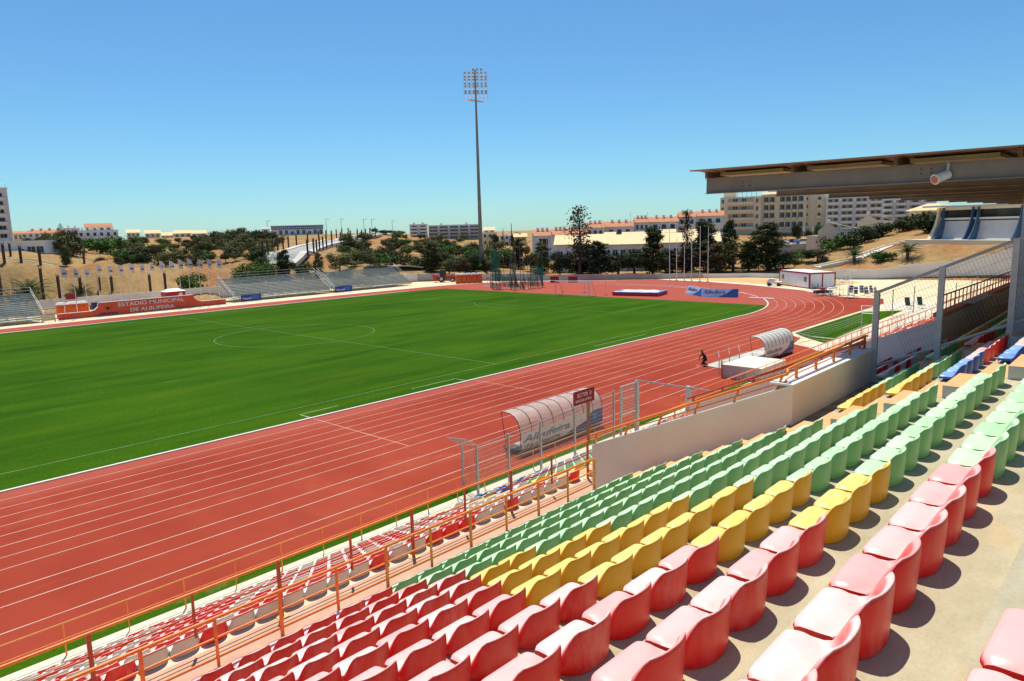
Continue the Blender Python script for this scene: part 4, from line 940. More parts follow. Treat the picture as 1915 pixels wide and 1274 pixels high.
# ---- flags on the left side
m_flag = M('white_flag_cloth', (.72, .64, .58), .8, .06, 2)
fl = [(122, 587, 498, 560), (145, 583, 499, 560), (164, 571, 500, 0), (188, 566, 493, 0), (208, 563, 495, 0), (227, 560, 494, 0), (247, 560, 491, 0), (267, 558, 492, 0), (286, 556, 489, 0), (305, 557, 487, 0), (323, 555, 487, 0), (340, 560, 484, 0), (357, 560, 483, 0), (377, 562, 484, 0), (394, 560, 483, 0), (411, 559, 483, 0)]
for k, (xb, yb, yt, _) in enumerate(fl):
    P = onz(xb, yb+14); P = np.array([P[0], min(P[1], 60.3) if 2 <= k <= 10 else 47.35, 0]) if True else P
    D = 125+.0*k
    d_ = ray(xb, yb); Yp = 57.5 if 2 <= k <= 10 else 47.3; Dd = (Yp-CAMP[1])/d_[1]; P = CAMP+d_*Dd; P[2] = 0 if Yp > 50 else (.8 if not 1.5 < k < 11 else 0)
    h = (CAMP+ray(xb-6, yt)*Dd)[2]-P[2]
    h = max(6.5, min(h, 10))
    t = thing('flagpole', f"tall flagpole with a drooping white flag, {ORD(k+1)} from the left", 'flagpole', P, 0, 'flagpoles with white flags on the far side')
    part('pole', MB().tube((0, 0, 0), (0, 0, h), .055, 6, .03), m_white, t)
    mb = MB(); rr = random.Random(k); n = 7; wfl = rr.uniform(.6, .95); vs = []
    for i in range(n):
        f = i/(n-1); drop = f*f*rr.uniform(.5, .9)*1.0
        for j in range(8):
            g = j/7; vs.append((.06+f*wfl*(1-.25*g), -.12*math.sin(f*6+g*2+k)-f*.15, h-.1-drop-g*(1.6-.4*f)))
    mb.add(vs, [(i*8+j, i*8+j+1, (i+1)*8+j+1, (i+1)*8+j) for i in range(n-1) for j in range(7)], 0, True)
    mb.add([(.2+.5*s_, -.2, h-1.0+.1*s_+dz) for s_, dz in ((0, 0), (1, -.15), (1, -.35), (0, -.2))], [(0, 1, 2, 3)], 1)
    part('flag', mb, [m_flag, bpy.data.materials['dark_lettering']], t)
# ---- red sign wall
def sgnx(px): d = ray(px, 580); return (CAMP+d*((46.9-CAMP[1])/d[1]))[0]
X_a, X_b, X_c, X_d, X_e = sgnx(108), sgnx(180), sgnx(188), sgnx(363), sgnx(424)
t = thing('sign_wall', 'long low red wall with big white lettering naming the stadium', 'sign', ((X_a+X_e)/2, 47, 0))
out = [(X_a, .95), (X_b-.8, .95), (X_b-.15, 1.12), (X_b+.25, 1.5), (X_b+.4, 2.15), (X_d, 2.15), (X_d+.3, 1.5), (X_d+.8, 1.1), (X_d+1.4, .92), (X_e, .92)]
mb = MB(); n = len(out)
for (xa_, za), (xb_, zb_) in zip(out, out[1:]):
    mb.hexa([(xa_, 46.9, 0), (xb_, 46.9, 0), (xb_, 47.25, 0), (xa_, 47.25, 0)], [(xa_, 46.9, za), (xb_, 46.9, zb_), (xb_, 47.25, zb_), (xa_, 47.25, za)])
wpart('wall_face', mb, M('red_wall_paint', (.62, .075, .03), .7, .10, .8, space='World'), t)
mb = MB()
for (xa_, za), (xb_, zb_) in zip(out, out[1:]):
    mb.hexa([(xa_, 46.87, za), (xb_, 46.87, zb_), (xb_, 47.28, zb_), (xa_, 47.28, za)], [(xa_, 46.87, za+.05), (xb_, 46.87, zb_+.05), (xb_, 47.28, zb_+.05), (xa_, 47.28, za+.05)])
mb.box(X_a-.1, 46.6, .013, X_e+.1, 46.86, .08); wpart('coping', mb, m_white, t)
xa_, xb_ = sgnx(221), sgnx(350)
T = Vector((xa_, 46.885, 1.32))-t.location; m_sl = M('pale_lettering', (.66, .60, .60), .7, 0)
text('lettering', 'ESTÀDIO MUNICIPAL', .86, frame4(T, (1, 0, 0), (0, 0, 1)), m_sl, t, 0.02, .010, sx=(xb_-xa_)/(.86*9.75))
xa_, xb_ = sgnx(243), sgnx(333)
T = Vector((xa_, 46.885, .30))-t.location
text('lettering', 'DE ALBUFEIRA', .86, frame4(T, (1, 0, 0), (0, 0, 1)), m_sl, t, 0.02, .010, sx=(xb_-xa_)/(.86*6.95))
mb = MB(); cx = sgnx(202); 
for a0, ln in ((150, .75), (95, .55), (20, .75), (-35, .6), (-100, .5), (215, .5)):
    a = math.radians(a0); c0 = np.array([cx, 46.88, 1.2]); tp = c0+ln*np.array([math.cos(a)*1.2, 0, math.sin(a)]); s1 = c0+.12*np.array([math.cos(a+1.4), 0, math.sin(a+1.4)]); s2 = c0+.12*np.array([math.cos(a-1.4), 0, math.sin(a-1.4)]); mb.add([tp, s1, s2], [(0, 1, 2)])
wpart('emblem', mb, M('emblem_brown', (.16, .06, .03), .7, .3, 2), t)
text('lettering', 'Albufeira', .42, frame4(Vector((sgnx(184), 46.885, .28))-t.location, (1, 0, 0), (0, 0, 1)), bpy.data.materials['dark_lettering'], t, .01, .02, sx=1.7, shear=.3)
# ---- portable toilets
m_tor = M('orange_toilet_plastic', (.80, .14, .015), .5, .08, 2); m_tro = M('white_toilet_roof', (.78, .76, .72), .5, .05, 2)
def toilet(P, rz, label, grp, body=m_tor, h=2.05, w=.56):
    t = thing('portable_toilet', label, 'portable toilet', (P[0], P[1], 0), rz, grp)
    part('cabin', MB().box(-w, -w, .0, w, w, h-.15), body, t)
    mb = MB(); mb.hexa([(-w-.03, -w-.03, h-.15), (w+.03, -w-.03, h-.15), (w+.03, w+.03, h-.15), (-w-.03, w+.03, h-.15)], [(-w*.7, -w*.7, h+.18), (w*.7, -w*.7, h+.18), (w*.7, w*.7, h+.18), (-w*.7, w*.7, h+.18)]); part('roof', mb, m_tro, t)
    d = part('door', MB().box(-w+.09, -w-.03, .1, w-.09, -w-.002, h-.3), body, t); part('sign_plate', MB().box(-.15, -w-.045, h-.62, .15, -w-.032, h-.52), m_dark, d)
    part('handle', MB().box(w-.22, -w-.06, 1.0, w-.18, -w-.031, 1.15), m_dark, d); return t
d_ = ray(115, 585)
for k, px_ in enumerate((116, 136, 155)):
    P = CAMP+ray(px_, 580)*((51.2-CAMP[1])/ray(px_, 580)[1]); toilet(P, -.12, f"orange portable toilet behind the sign wall, {['left','middle','right'][k]} of the group of three", 'three orange toilets by the sign wall', h=2.2, w=.72)
P0 = onz(857, 530.5); P1 = onz(897, 528.5)
for k in range(5):
    P = P0+(P1-P0)*k/4; toilet(P, math.radians(-38), f"orange portable toilet at the far end of the track, {ORD(k+1)} from the left", 'five orange toilets at the far end', h=2.1, w=.56)
# red kiosk and bins behind the sign wall
P = CAMP+ray(325, 560)*((52-CAMP[1])/ray(325, 560)[1])
t = thing('ticket_kiosk', 'small dark red kiosk with a white sloping roof behind the sign wall', 'kiosk', (P[0], 52, 0)); part('cabin', MB().box(-1.7, -1, 0, 1.7, 1, 2.7), M('kiosk_red', (.42, .02, .03), .5, .1, 1), t)
part('roof', MB().hexa([(-1.8, -1.1, 2.7), (1.8, -1.1, 2.7), (1.8, 1.1, 2.7), (-1.8, 1.1, 2.7)], [(-.9, -.4, 3.15), (.9, -.4, 3.15), (.9, .4, 3.15), (-.9, .4, 3.15)]), m_tro, t); part('window', MB().box(.5, -1.03, 1.7, 1.2, -1.002, 2.3), m_white, t)
P = CAMP+ray(183, 575)*((52-CAMP[1])/ray(183, 575)[1]); o = MB().box(P[0]-.8, 51.5, 0, P[0]+.6, 52.5, 1.9).obj('rubbish_container', M('navy_container', (.01, .03, .12), .6, .2, 2)); tag(o, 'dark navy container partly hidden behind the red sign wall', 'container')
P = CAMP+ray(140, 560)*((59-CAMP[1])/ray(140, 560)[1]); o = MB().box(P[0]-.8, 60.6, 2.1, P[0]+.8, 61.0, 3.1).obj('notice_board', M('maroon_notice', (.25, .02, .03), .6, .1, 2)); tag(o, 'small maroon board above the three orange toilets', 'board')
P = CAMP+ray(90, 575)*((59-CAMP[1])/ray(90, 575)[1]); t = thing('bench_shelter', 'long low cream bench block with dark top against the far wall', 'bench', (P[0], 59, 0)); part('seat_block', MB().box(-2, -.5, 0, 6, .5, .9), m_cream, t); part('top', MB().box(-2.1, -.6, .9, 6.1, .6, 1.05), m_oldconc, t)
t = thing('crowd_barrier', 'small leaning cream barrier at the right end of the left bleacher', 'barrier', (onz(92, 603)[0], onz(92, 603)[1], 0)); part('panel', MB().box(-.9, -.02, .25, .9, .02, 1.1), M('barrier_cream', (.62, .50, .32), .6, .2, 3), t); part('leg', MB().box(-.85, -.3, 0, -.8, .3, .25), m_steel, t); part('leg', MB().box(.8, -.3, 0, .85, .3, .25), m_steel, t)
# ---- scaffold bleachers
m_plank = M('bleacher_plank', (.25, .29, .25), .6, 0, 2, col2=(.44, .47, .42), space='World'); m_tubes = M('scaffold_tube', (.28, .29, .28), .5, .2, 4)
def bleacher(label, x0, x1, y0, rows=15, top=4.0, depth=6.2, gap=None):
    t = thing('bleacher', label, 'bleachers', ((x0+x1)/2, y0+depth/2, 0)); xs_ = np.linspace(x0, x1, max(2, int((x1-x0)/2.0)+1))
    mb = MB(); mr = MB()
    for k in range(rows):
        y = y0+depth*k/(rows-1); z = .55+(top-.55)*k/(rows-1)
        segs = [(x0, x1)] if not gap else [(x0, gap[0]), (gap[1], x1)]
        for a, b in segs:
            mb.box(a, y, z-.12, b, y+.26, z+.06); mb.box(a, y+.30, z-.1, b, y+.5, z-.02)
    wpart('seat_planks', mb, m_plank, t)
    mb = MB()
    for x in xs_:
        for k in range(0, rows, 2):
            y = y0+.3+depth*k/(rows-1); z = .5+(top-.55)*k/(rows-1); mb.tube((x, y, 0), (x, y, z), .03, 4, caps=False)
        mb.tube((x, y0, .3), (x, y0+depth, top-.1), .035, 4, caps=False); mb.tube((x, y0+depth, .1), (x, y0+depth*.45, .1), .025, 4, caps=False); mb.tube((x, y0+depth, .2), (x, y0+1, .9), .022, 4, caps=False)
    for k in range(len(xs_)-1): mb.tube((xs_[k], y0+.1, .1), (xs_[k+1], y0+.1, .5), .02, 4, caps=False)
    wpart('scaffold', mb, m_tubes, t)
    for x in (x0, x1):
        mb = MB()
        for dz in (.5, 1.0): mb.tube((x, y0, .5+dz), (x, y0+depth, top+dz), .035, 5)
        for k in range(0, rows, 3): y = y0+depth*k/(rows-1); z = .55+(top-.55)*k/(rows-1); mb.tube((x, y, z), (x, y, z+1), .025, 4)
        wpart('side_rail', mb, m_steel, t)
    mb = MB(); mb.tube((x0, y0+depth, top+1), (x1, y0+depth, top+1), .03, 5); mb.tube((x0, y0+depth, top+.5), (x1, y0+depth, top+.5), .03, 5); mb.tube((x0, y0-.1, 1.05), (x1, y0-.1, 1.05), .02, 4)
    for x in xs_: mb.tube((x, y0+depth, top-.1), (x, y0+depth, top+1), .025, 4)
    wpart('back_rail', mb, m_tubes, t); return t
bleacher('scaffold bleacher at the left edge of the photo', -34, -14.2, 46.3)
bleacher('long scaffold bleacher right of the red sign wall', 16.2, 36.6, 48.4)
bleacher('scaffold bleacher farthest right, near the orange toilets', 37.6, 57.5, 48.6, top=3.9)
for px0, px1, py, lb, tx in ((451, 489, 563, 'blue banner with white writing on the long bleacher', 'Vascar'), (627, 659, 546.5, 'blue banner with white writing between the two right bleachers', 'Karvelo')):
    xa_, xb_ = [(CAMP+ray(p_, py)*((47.9-CAMP[1])/ray(p_, py)[1]))[0] for p_ in (px0, px1)]
    t = thing('banner', lb, 'banner', (xa_, 47.9, 0)); wpart('sheet', MB().box(xa_, 47.85, .15, xb_, 47.9, 1.25), M('royal_blue_vinyl', (.01, .03, .26), .5, .1, 1), t)
    text('lettering', tx, .5, frame4(Vector((xa_+.3, 47.84, .45))-t.location, (1, 0, 0), (0, 0, 1)), m_sl, t, .004, .01, sx=1.3)
    for k in range(3): wpart('small_print', MB().box(xb_-2.2, 47.835, .5+.22*k, xb_-.5, 47.845, .55+.22*k), BM[2], t)
# ---- perimeter wall, stepped sections
tops_ = [2.3, 2.3, 1.9, 1.8, 1.6, 1.25, 1.1, .9, .95, 1.2, 2.0]
m_perim = M('perimeter_plaster', (.72, .67, .60), .85, 0, .7, col2=(.78, .74, .68), space='World', detail=7)
m_perimd = M('old_block_wall', (.36, .33, .29), .9, 0, .6, col2=(.46, .43, .38), space='World', detail=7)
t = thing('perimeter_wall', 'long pale plaster wall running round the far side of the stadium', 'wall', (20, 61, 0))
pts = [(-60, 61.5)]+[p for p in ARENA[1:12]]
def wall_seg(p, q_, z0, z1a, z1b, mat, nm='wall_section'):
    mb = MB(); a = np.array(p); b = np.array(q_); u = (b-a)/np.linalg.norm(b-a); n = np.array([-u[1], u[0]])*.12
    c = [a+n, b+n, b-n, a-n]; mb.hexa([(x, y, z0) for x, y in c], [(c[0][0], c[0][1], z1a), (c[1][0], c[1][1], z1b), (c[2][0], c[2][1], z1b), (c[3][0], c[3][1], z1a)]); return wpart(nm, mb, mat, t)
for k in range(len(pts)-1):
    wall_seg(pts[k], pts[k+1], -.3, tops_[k], tops_[k], m_perim if k < 3 or k > 6 else m_perimd)
# higher stepped part towards the right
ptsR = [ARENA[11]]+[tuple(p) for p in ARENA[12:16]]
zR = [(2.1, 2.9, 3), (2.9, 3.6, 3), (3.9, 5.0, 4), (5.4, 6.4, 3)]
for k in range(4):
    a, b = np.array(ptsR[k]), np.array(ptsR[k+1]); z0, z1, n = zR[k]
    for j in range(n):
        wall_seg(a+(b-a)*j/n, a+(b-a)*(j+1)/n, -.3, z0+(z1-z0)*j/n, z0+(z1-z0)*j/n, m_perim)
for k, (px0, px1) in enumerate(((1040, 1056), (1073, 1090))):
    P = onz(px0, 526.5); Q = onz(px1, 526.5); o = MB().hexa([(P[0]-3.2, P[1]-1, 0), (Q[0]-3.2, Q[1]-1, 0), (Q[0]-3, Q[1]-.8, 0), (P[0]-3, P[1]-.8, 0)], [(P[0]-3.2, P[1]-1, 1.35), (Q[0]-3.2, Q[1]-1, 1.35), (Q[0]-3, Q[1]-.8, 1.35), (P[0]-3, P[1]-.8, 1.35)]).obj('gate_panel', M('dark_red_gate', (.30, .01, .02), .5, .1, 2)); tag(o, f"low dark red metal gate panel in the far wall, {['left','right'][k]} one of two", 'gate', 'two red gate panels')
# ---- tractor
P = onz(833, 527.5); t = thing('tractor', 'red loader tractor with dark cab parked left of the orange toilets', 'tractor', (P[0], P[1], 0), math.radians(-50))
mtr = M('tractor_red', (.45, .02, .015), .4, .08, 2)
part('body', MB().box(-.9, -.45, .75, 2.3, .45, 1.55).box(-1.3, -.6, .7, -.7, .6, 1.3), mtr, t)
c_ = part('cab', MB().box(-1.2, -.75, 1.5, .1, .75, 1.62).box(-1.2, -.75, 2.72, .1, .75, 2.85).box(-1.2, -.75, 1.62, -1.1, -.65, 2.72).box(0, -.75, 1.62, .1, -.65, 2.72).box(-1.2, .65, 1.62, -1.1, .75, 2.72).box(0, .65, 1.62, .1, .75, 2.72), m_dark, t); part('window', MB().box(-1.12, -.68, 1.62, .02, .68, 2.72), m_glass, c_)
for x, r in ((-.8, .75), (1.8, .5)):
    for y in (-.95, .75): w_ = part('wheel', MB().tube((x, y, r), (x, y+.3, r), r, 16), m_dark, t); part('rim', MB().tube((x, y-.02 if y < 0 else y+.22, r), (x, y+.1 if y < 0 else y+.34, r), r*.5, 12), M('pale_rim', (.6, .55, .45), .6, 0), w_)
part('loader_bucket', MB().hexa([(-2.6, -1, .3), (-1.9, -1, .3), (-1.9, 1, .3), (-2.6, 1, .3)], [(-2.9, -1, 1.9), (-1.7, -1, 1.6), (-1.7, 1, 1.6), (-2.9, 1, 1.9)]), mtr, t)
part('trailer_boards', MB().box(2.9, -.8, 1.0, 4.4, .8, 1.9), m_white, t)
# measuring post
P = onz(912, 533); t = thing('marker_stand', 'small white stand with red plate left of the throwing cage', 'stand', P); part('pole', MB().tube((0, 0, 0), (0, 0, 2.1), .05, 6), m_white, t); part('plate', MB().box(-.35, -.05, 1.3, .35, -.02, 1.6), m_red, t)
# ---- red framed cabin
Pa, Pb, Pc = onz(1457, 532.5), onz(1513, 540.5), onz(1555, 537.5)
u1 = (Pa-Pb)[:2]; L1 = np.linalg.norm(u1); u1 /= L1; u2 = (Pc-Pb)[:2]; u2 = u2-u1*(u2@u1); L2 = np.linalg.norm(u2); u2 /= L2; L2 = min(L2, 6.5)
t = thing('site_cabin', 'white double site cabin with dark red frame beside the far bend', 'cabin', Pb); Hc = 2.75
Q = lambda a, b: Pb[:2]+u1*a+u2*b
def cb(mb, a0, a1, b0, b1, z0, z1, mi=0): return mb.hexa([(*Q(a0, b0), z0), (*Q(a0, b1), z0), (*Q(a1, b1), z0), (*Q(a1, b0), z0)], [(*Q(a0, b0), z1), (*Q(a0, b1), z1), (*Q(a1, b1), z1), (*Q(a1, b0), z1)], mi)
wpart('panel_walls', cb(MB(), .03, L1-.03, .03, L2-.03, .05, Hc-.05), m_bluewhite, t)
mb = MB(); e = .24
for a in (0, L1-e): 
    for b in (0, L2/2-e/2, L2-e): cb(mb, a, a+e, b, b+e, .02, Hc-.24)
cb(mb, 0, L1, 0, .2, Hc-.24, Hc); cb(mb, 0, .2, .201, L2, Hc-.24, Hc); cb(mb, L1-.2, L1, .201, L2, Hc-.24, Hc); cb(mb, .2, L1-.2, L2-.2, L2, Hc-.24, Hc); cb(mb, e, L1-e, 0, .15, .02, .18); cb(mb, 0, .15, e, L2-e, .02, .18)
wpart('frame', mb, M('cabin_red', (.36, .012, .025), .5, .08, 2), t); wpart('roof', cb(MB(), .21, L1-.21, .21, L2-.21, Hc-.2, Hc+.06), m_white, t)
for a in (1.0, L1-1.7): w_ = wpart('window', cb(MB(), a, a+.75, .0, .029, 1.15, 2.0), m_glass, t); wpart('window_frame', cb(cb(MB(), a-.06, a+.81, -.01, .028, 1.08, 1.15), a+.34, a+.42, -.012, .0, 1.15, 2.0), m_white, w_)
d_ = wpart('door', cb(MB(), L1*.43, L1*.43+1.1, .0, .029, .18, 2.2), m_white, t)
for k, (px_, py_) in enumerate(((1522, 541), (1532, 541))):
    P = onz(px_, py_); tt = thing('plastic_chair', f"black plastic chair in front of the cabin, {['left','right'][k]} one", 'chair', P, .5, 'two black chairs at the cabin'); part('seat', MB().box(-.25, -.25, .42, .25, .25, .46), m_dark, tt); part('backrest', MB().box(-.25, .22, .46, .25, .26, .95), m_dark, tt)
    for a in (-.22, .22):
        for b in (-.22, .22): part('leg', MB().tube((a, b, 0), (a, b, .42), .02, 4), m_dark, tt)
# small white utility vehicle
P = onz(1448, 535); t = thing('utility_cart', 'small white utility cart with dark wheels parked left of the cabin', 'cart', (P[0], P[1], 0), math.radians(100))
part('body', MB().box(-1.3, -.6, .45, 1.3, .6, .85).hexa([(-.2, -.6, .85), (1.2, -.6, .85), (1.2, .6, .85), (-.2, .6, .85)], [(0, -.5, 1.35), (.8, -.5, 1.35), (.8, .5, 1.35), (0, .5, 1.35)]), m_white, t)
part('windscreen', MB().box(.1, -.52, .95, .75, .52, 1.25), m_glass, t)
for x in (-.85, .85):
    for y in (-.65, .5): part('wheel', MB().tube((x, y, .32), (x, y+.15, .32), .32, 12), m_dark, t)
# ---- judges' steps, tables and stacked chairs
P = onz(1580, 552); t = thing('judges_stairs', 'white steel steps on wheels rising among stacked chairs near the bend', 'steps', P)
E_ = np.array(onz(1592, 551))-P; ux = np.array([.62, -.78, 0]); T0 = P-ux*3.2; 
mb = MB()
for k in range(8): c = T0+ux*(k*.55)+np.array([0, 0, .25+k*.36]); mb.obox(c, ux, (.78, .62, 0), (0, 0, 1), .2, .6, .03)
wpart('treads', mb, m_steel, t); mb = MB()
for s_ in (-.6, .6):
    o_ = np.array([.78, .62, 0])*s_; mb.tube(T0+o_+[0, 0, .1], T0+o_+ux*4+[0, 0, 2.9], .04, 5)
    mb.tube(T0+o_+[0, 0, 1.1], T0+o_+ux*4+[0, 0, 3.8], .03, 5); mb.tube(T0+o_+ux*4, T0+o_+ux*4+[0, 0, 3.8], .04, 5); mb.tube(T0+o_+ux*4+[0, 0, 3.8], T0+o_+ux*4.8+[0, 0, 3.9], .03, 5)
    for k in range(4): mb.tube(T0+o_+ux*k+[0, 0, .1+k*.7], T0+o_+ux*k+[0, 0, 1.1+k*.7], .02, 4)
wpart('frame', mb, m_white, t)
for k in range(3):
    mb = MB(); c = T0+ux*(1+k*1.4); wpart('wheel', mb.tube(c+[-.05, 0, .12], c+[.05, 0, .12], .12, 10), m_dark, t)
m_chairblue = M('navy_chair_plastic', (.03, .045, .16), .5, .1, 3)
for k, px_ in enumerate((1590, 1600, 1612, 1622, 1632, 1641)):
    P = onz(px_, 553+(k % 2)*2); t = thing('chair_stack', f"stack of navy and white chairs by the far bend, {ORD(k+1)} from the left", 'chair stack', P, .3*k, 'stacked chairs by the far bend')
    for j in range(4): part('chair_seat', MB().box(-.3+.05*j, -.3, .45+.2*j, .3+.05*j, .3, .5+.2*j).box(.25+.05*j, -.3, .5+.2*j, .3+.05*j, .3, .95+.2*j), m_chairblue if (j+k) % 2 else m_white, t)
    mb = MB(); 
    for a in (-.27, .27):
        for b in (-.27, .27): mb.tube((a, b, 0), (a, b, 1.1), .02, 4)
    part('legs', mb, m_white, t)
for k, (px_, py_, w_) in enumerate(((1538, 553, 1.6), (1560, 553.5, 1.3), (1548, 550, 1.2))):
    P = onz(px_, py_); t = thing('trolley', ['low steel trolley loaded with dark hurdles beside the bend', 'empty white steel trolley frame behind the hurdles', 'white table frame behind the steel trolley'][k], 'trolley', P, -.6)
    part('top', MB().box(-w_, -.5, .95, w_, .5, 1.0), m_white, t); mb = MB()
    for a in (-w_+.05, w_-.05):
        for b in (-.45, .45): mb.tube((a, b, 0), (a, b, 1.3), .035, 5)
    mb.tube((-w_, -.45, .3), (w_, -.45, .3), .03, 5); part('frame', mb, m_white, t)
    if k == 0: part('load', MB().box(-w_+.2, -.4, .4, w_-.2, .4, .85), m_dark, t); part('red_box', MB().box(-.6, -.4, 1.0, .5, .3, 1.3), m_red, t)
# tall hurdle frame
P = onz(1585, 559); t = thing('start_arch', 'white metal frame on feet standing on the edge of the track', 'frame', P, -.5)
mb = MB(); mb.tube((0, 0, 0), (0, 0, 1.9), .04, 5); mb.tube((1.2, 0, 0), (1.2, 0, 1.3), .04, 5); mb.tube((0, 0, 1.1), (1.2, 0, 1.1), .03, 5); part('frame', mb, m_white, t); part('feet', MB().box(-.3, -.5, 0, 1.5, -.4, .08).box(-.3, .4, 0, 1.5, .5, .08), m_dark, t)
# ---- wire barrier with tilted top and parts near the lawn
t = thing('mesh_fence', 'low grey tube and mesh fence across the lawn past the far dugout', 'fence', (38, -50.5, 0))
ln = [onz(1490, 622, 1.0), onz(1540, 612, 1.0), onz(1580, 600, 1.0), onz(1612, 589, 1.0)]
mb = MB(); mb.path(ln, .035, 5); l2 = [onz(1490, 622, 1.0), onz(1520, 630, 1.0), onz(1560, 634, 1.0)]; mb.path(l2, .035, 5); l3 = [onz(1560, 634, 1.), onz(1590, 620, 1.), onz(1620, 607, 1.)]; mb.path(l3, .035, 5); wpart('top_tube', mb, m_steel, t)
mb = MB()
for L in (ln, l2, l3):
    for a, b in zip(L, L[1:]): mesh_panel(mb, a[:2], b[:2], .1, 1.0, .5, .3, .008)
wpart('mesh', mb, m_wire, t)
A = onz(1612, 586, 2.3); B = onz(1633, 587, 2.3)
t = thing('mesh_fence', 'tall gate frame with tilted mesh canopy at the right of the lawn', 'fence', (A[0], A[1], 0))
mb = MB(); C1 = A+[1.4, .5, .6]; C2 = B+[1.4, .5, .6]
for a, b in ((A, B), (B, C2), (C2, C1), (C1, A)): mb.tube(a, b, .05, 5)
for f in np.linspace(.1, .9, 9): mb.tube(A+(B-A)*f, C1+(C2-C1)*f, .015, 3)
wpart('canopy', mb, m_steel, t); mb = MB(); mb.tube(A*[1, 1, 0], A, .05, 5); mb.tube(B*[1, 1, 0], B, .08, 6); wpart('post', mb, m_postgrey, t)
for k, px_ in enumerate((1668, 1708, 1786, 1815, 1825)):
    P = onz(px_, 592-(k*8)); t = thing('fence_post', f"thin grey fence post seen through the mesh, {ORD(k+1)} from the left", 'post', P, 0, 'grey posts seen through the mesh fence'); part('shaft', MB().tube((0, 0, 0), (0, 0, 3.2), .06, 6), m_postgrey, t); part('cap', MB().tube((0, 0, 3.2), (0, 0, 3.26), .08, 6), m_postgrey, t)
for k, px_ in enumerate((1700, 1723)):
    P = onz(px_, 578-k); t = thing('folding_chair', f"dark green folding chair on the sandy ground, {['left','right'][k]} one", 'chair', P, -.6, 'two green folding chairs'); gm = M('dark_green_cloth', (.05, .09, .06), .7, .1, 3)
    part('backrest', MB().hexa([(-.35, .2, .5), (.35, .2, .5), (.35, .25, .5), (-.35, .25, .5)], [(-.38, .45, 1.5), (.38, .45, 1.5), (.38, .5, 1.5), (-.38, .5, 1.5)]), gm, t); part('seat', MB().box(-.35, -.3, .45, .35, .25, .5), gm, t)
    for a in (-.33, .33): part('leg', MB().tube((a, -.3, .45), (a, .35, 0), .025, 4), m_dark, t)
P1 = np.array([-44.625+6.3*12.0]);
# grey plank cover on top of the long wall
t = thing('roof_cover', 'pale grey metal awning plate on top of the long grey wall', 'awning', (-9, YA, 8.9)); P = ony = None
def onyp(px, py, y): d = ray(px, py); return CAMP+d*((y-CAMP[1])/d[1])
A, B, C1, D1 = onyp(1797, 566, YA+.1), onyp(1822, 568, YA-.3), onyp(1860, 552, YA-.3), onyp(1840, 549, YA+.1)
wpart('plate', MB().hexa([A, B, C1, D1], [A+[0, 0, .03], B+[0, 0, .03], C1+[0, 0, .03], D1+[0, 0, .03]]), m_steel, t)
# ---- floodlight mast
P = onz(901, 512.5); t = thing('floodlight_mast', 'very tall grey mast crowned with a square bank of floodlights', 'floodlight mast', P)
m_mast = M('mast_concrete', (.30, .26, .21), .8, .12, .5, space='World'); mb = MB(); mb.tube((0, 0, 0), (0, 0, 20), .62, 12, .46); mb.tube((0, 0, 20), (0, 0, 53), .46, 12, .20); part('pole', mb, m_mast, t)
part('base', MB().box(-1.2, -1.2, 0, 1.2, 1.2, .5), m_kerb, t)
vd = np.array([61-P[0], -10-P[1], 0]); vd = np.array([CAMP[0]-P[0]+25, CAMP[1]-P[1]+10, 0]); vd /= np.linalg.norm(vd); sd_ = np.array([-vd[1], vd[0], 0]); 
mb = MB(); W2 = 3.05
for r_ in range(5): z = 52.2-r_*1.42; mb.tube(sd_*-W2+vd*.45+[0, 0, z], sd_*W2+vd*.45+[0, 0, z], .05, 4)
for c_ in range(7): o_ = sd_*(-W2+c_*W2/3)+vd*.45; mb.tube(o_+[0, 0, 45.4], o_+[0, 0, 52.4], .035, 4)
mb.box(-W2*abs(sd_[0])-.2, -.5, 45.2, W2*abs(sd_[0])+.2, .5, 45.28)
for z in (45.3, 46.3):
    for s_ in (-.6, .6): mb.tube(sd_*-W2+vd*s_+[0, 0, z], sd_*W2+vd*s_+[0, 0, z], .04, 4)
part('lamp_frame', mb, m_postgrey, t); m_lens = M('lamp_glass', (.55, .52, .45), .25, .3, 4)
k = 0
rows_ = [(53.0, (2, 3, 4)), (52.2, range(6)), (51.2, range(6)), (50.5, range(6)), (49.5, range(6)), (48.8, range(6)), (47.6, range(6)), (47.1, range(6))]
for z, cs in rows_:
    for c in cs:
        o_ = sd_*(-2.65+c*1.06)+vd*.65+np.array([0, 0, z]); d = vd*.85+np.array([0, 0, -.5]); d /= np.linalg.norm(d)
        l_ = part('floodlight', MB().tube(o_-d*.25, o_+d*.1, .16, 10, .33), m_postgrey, t); part('lens', MB().tube(o_+d*.1, o_+d*.12, .30, 10), m_lens, l_)
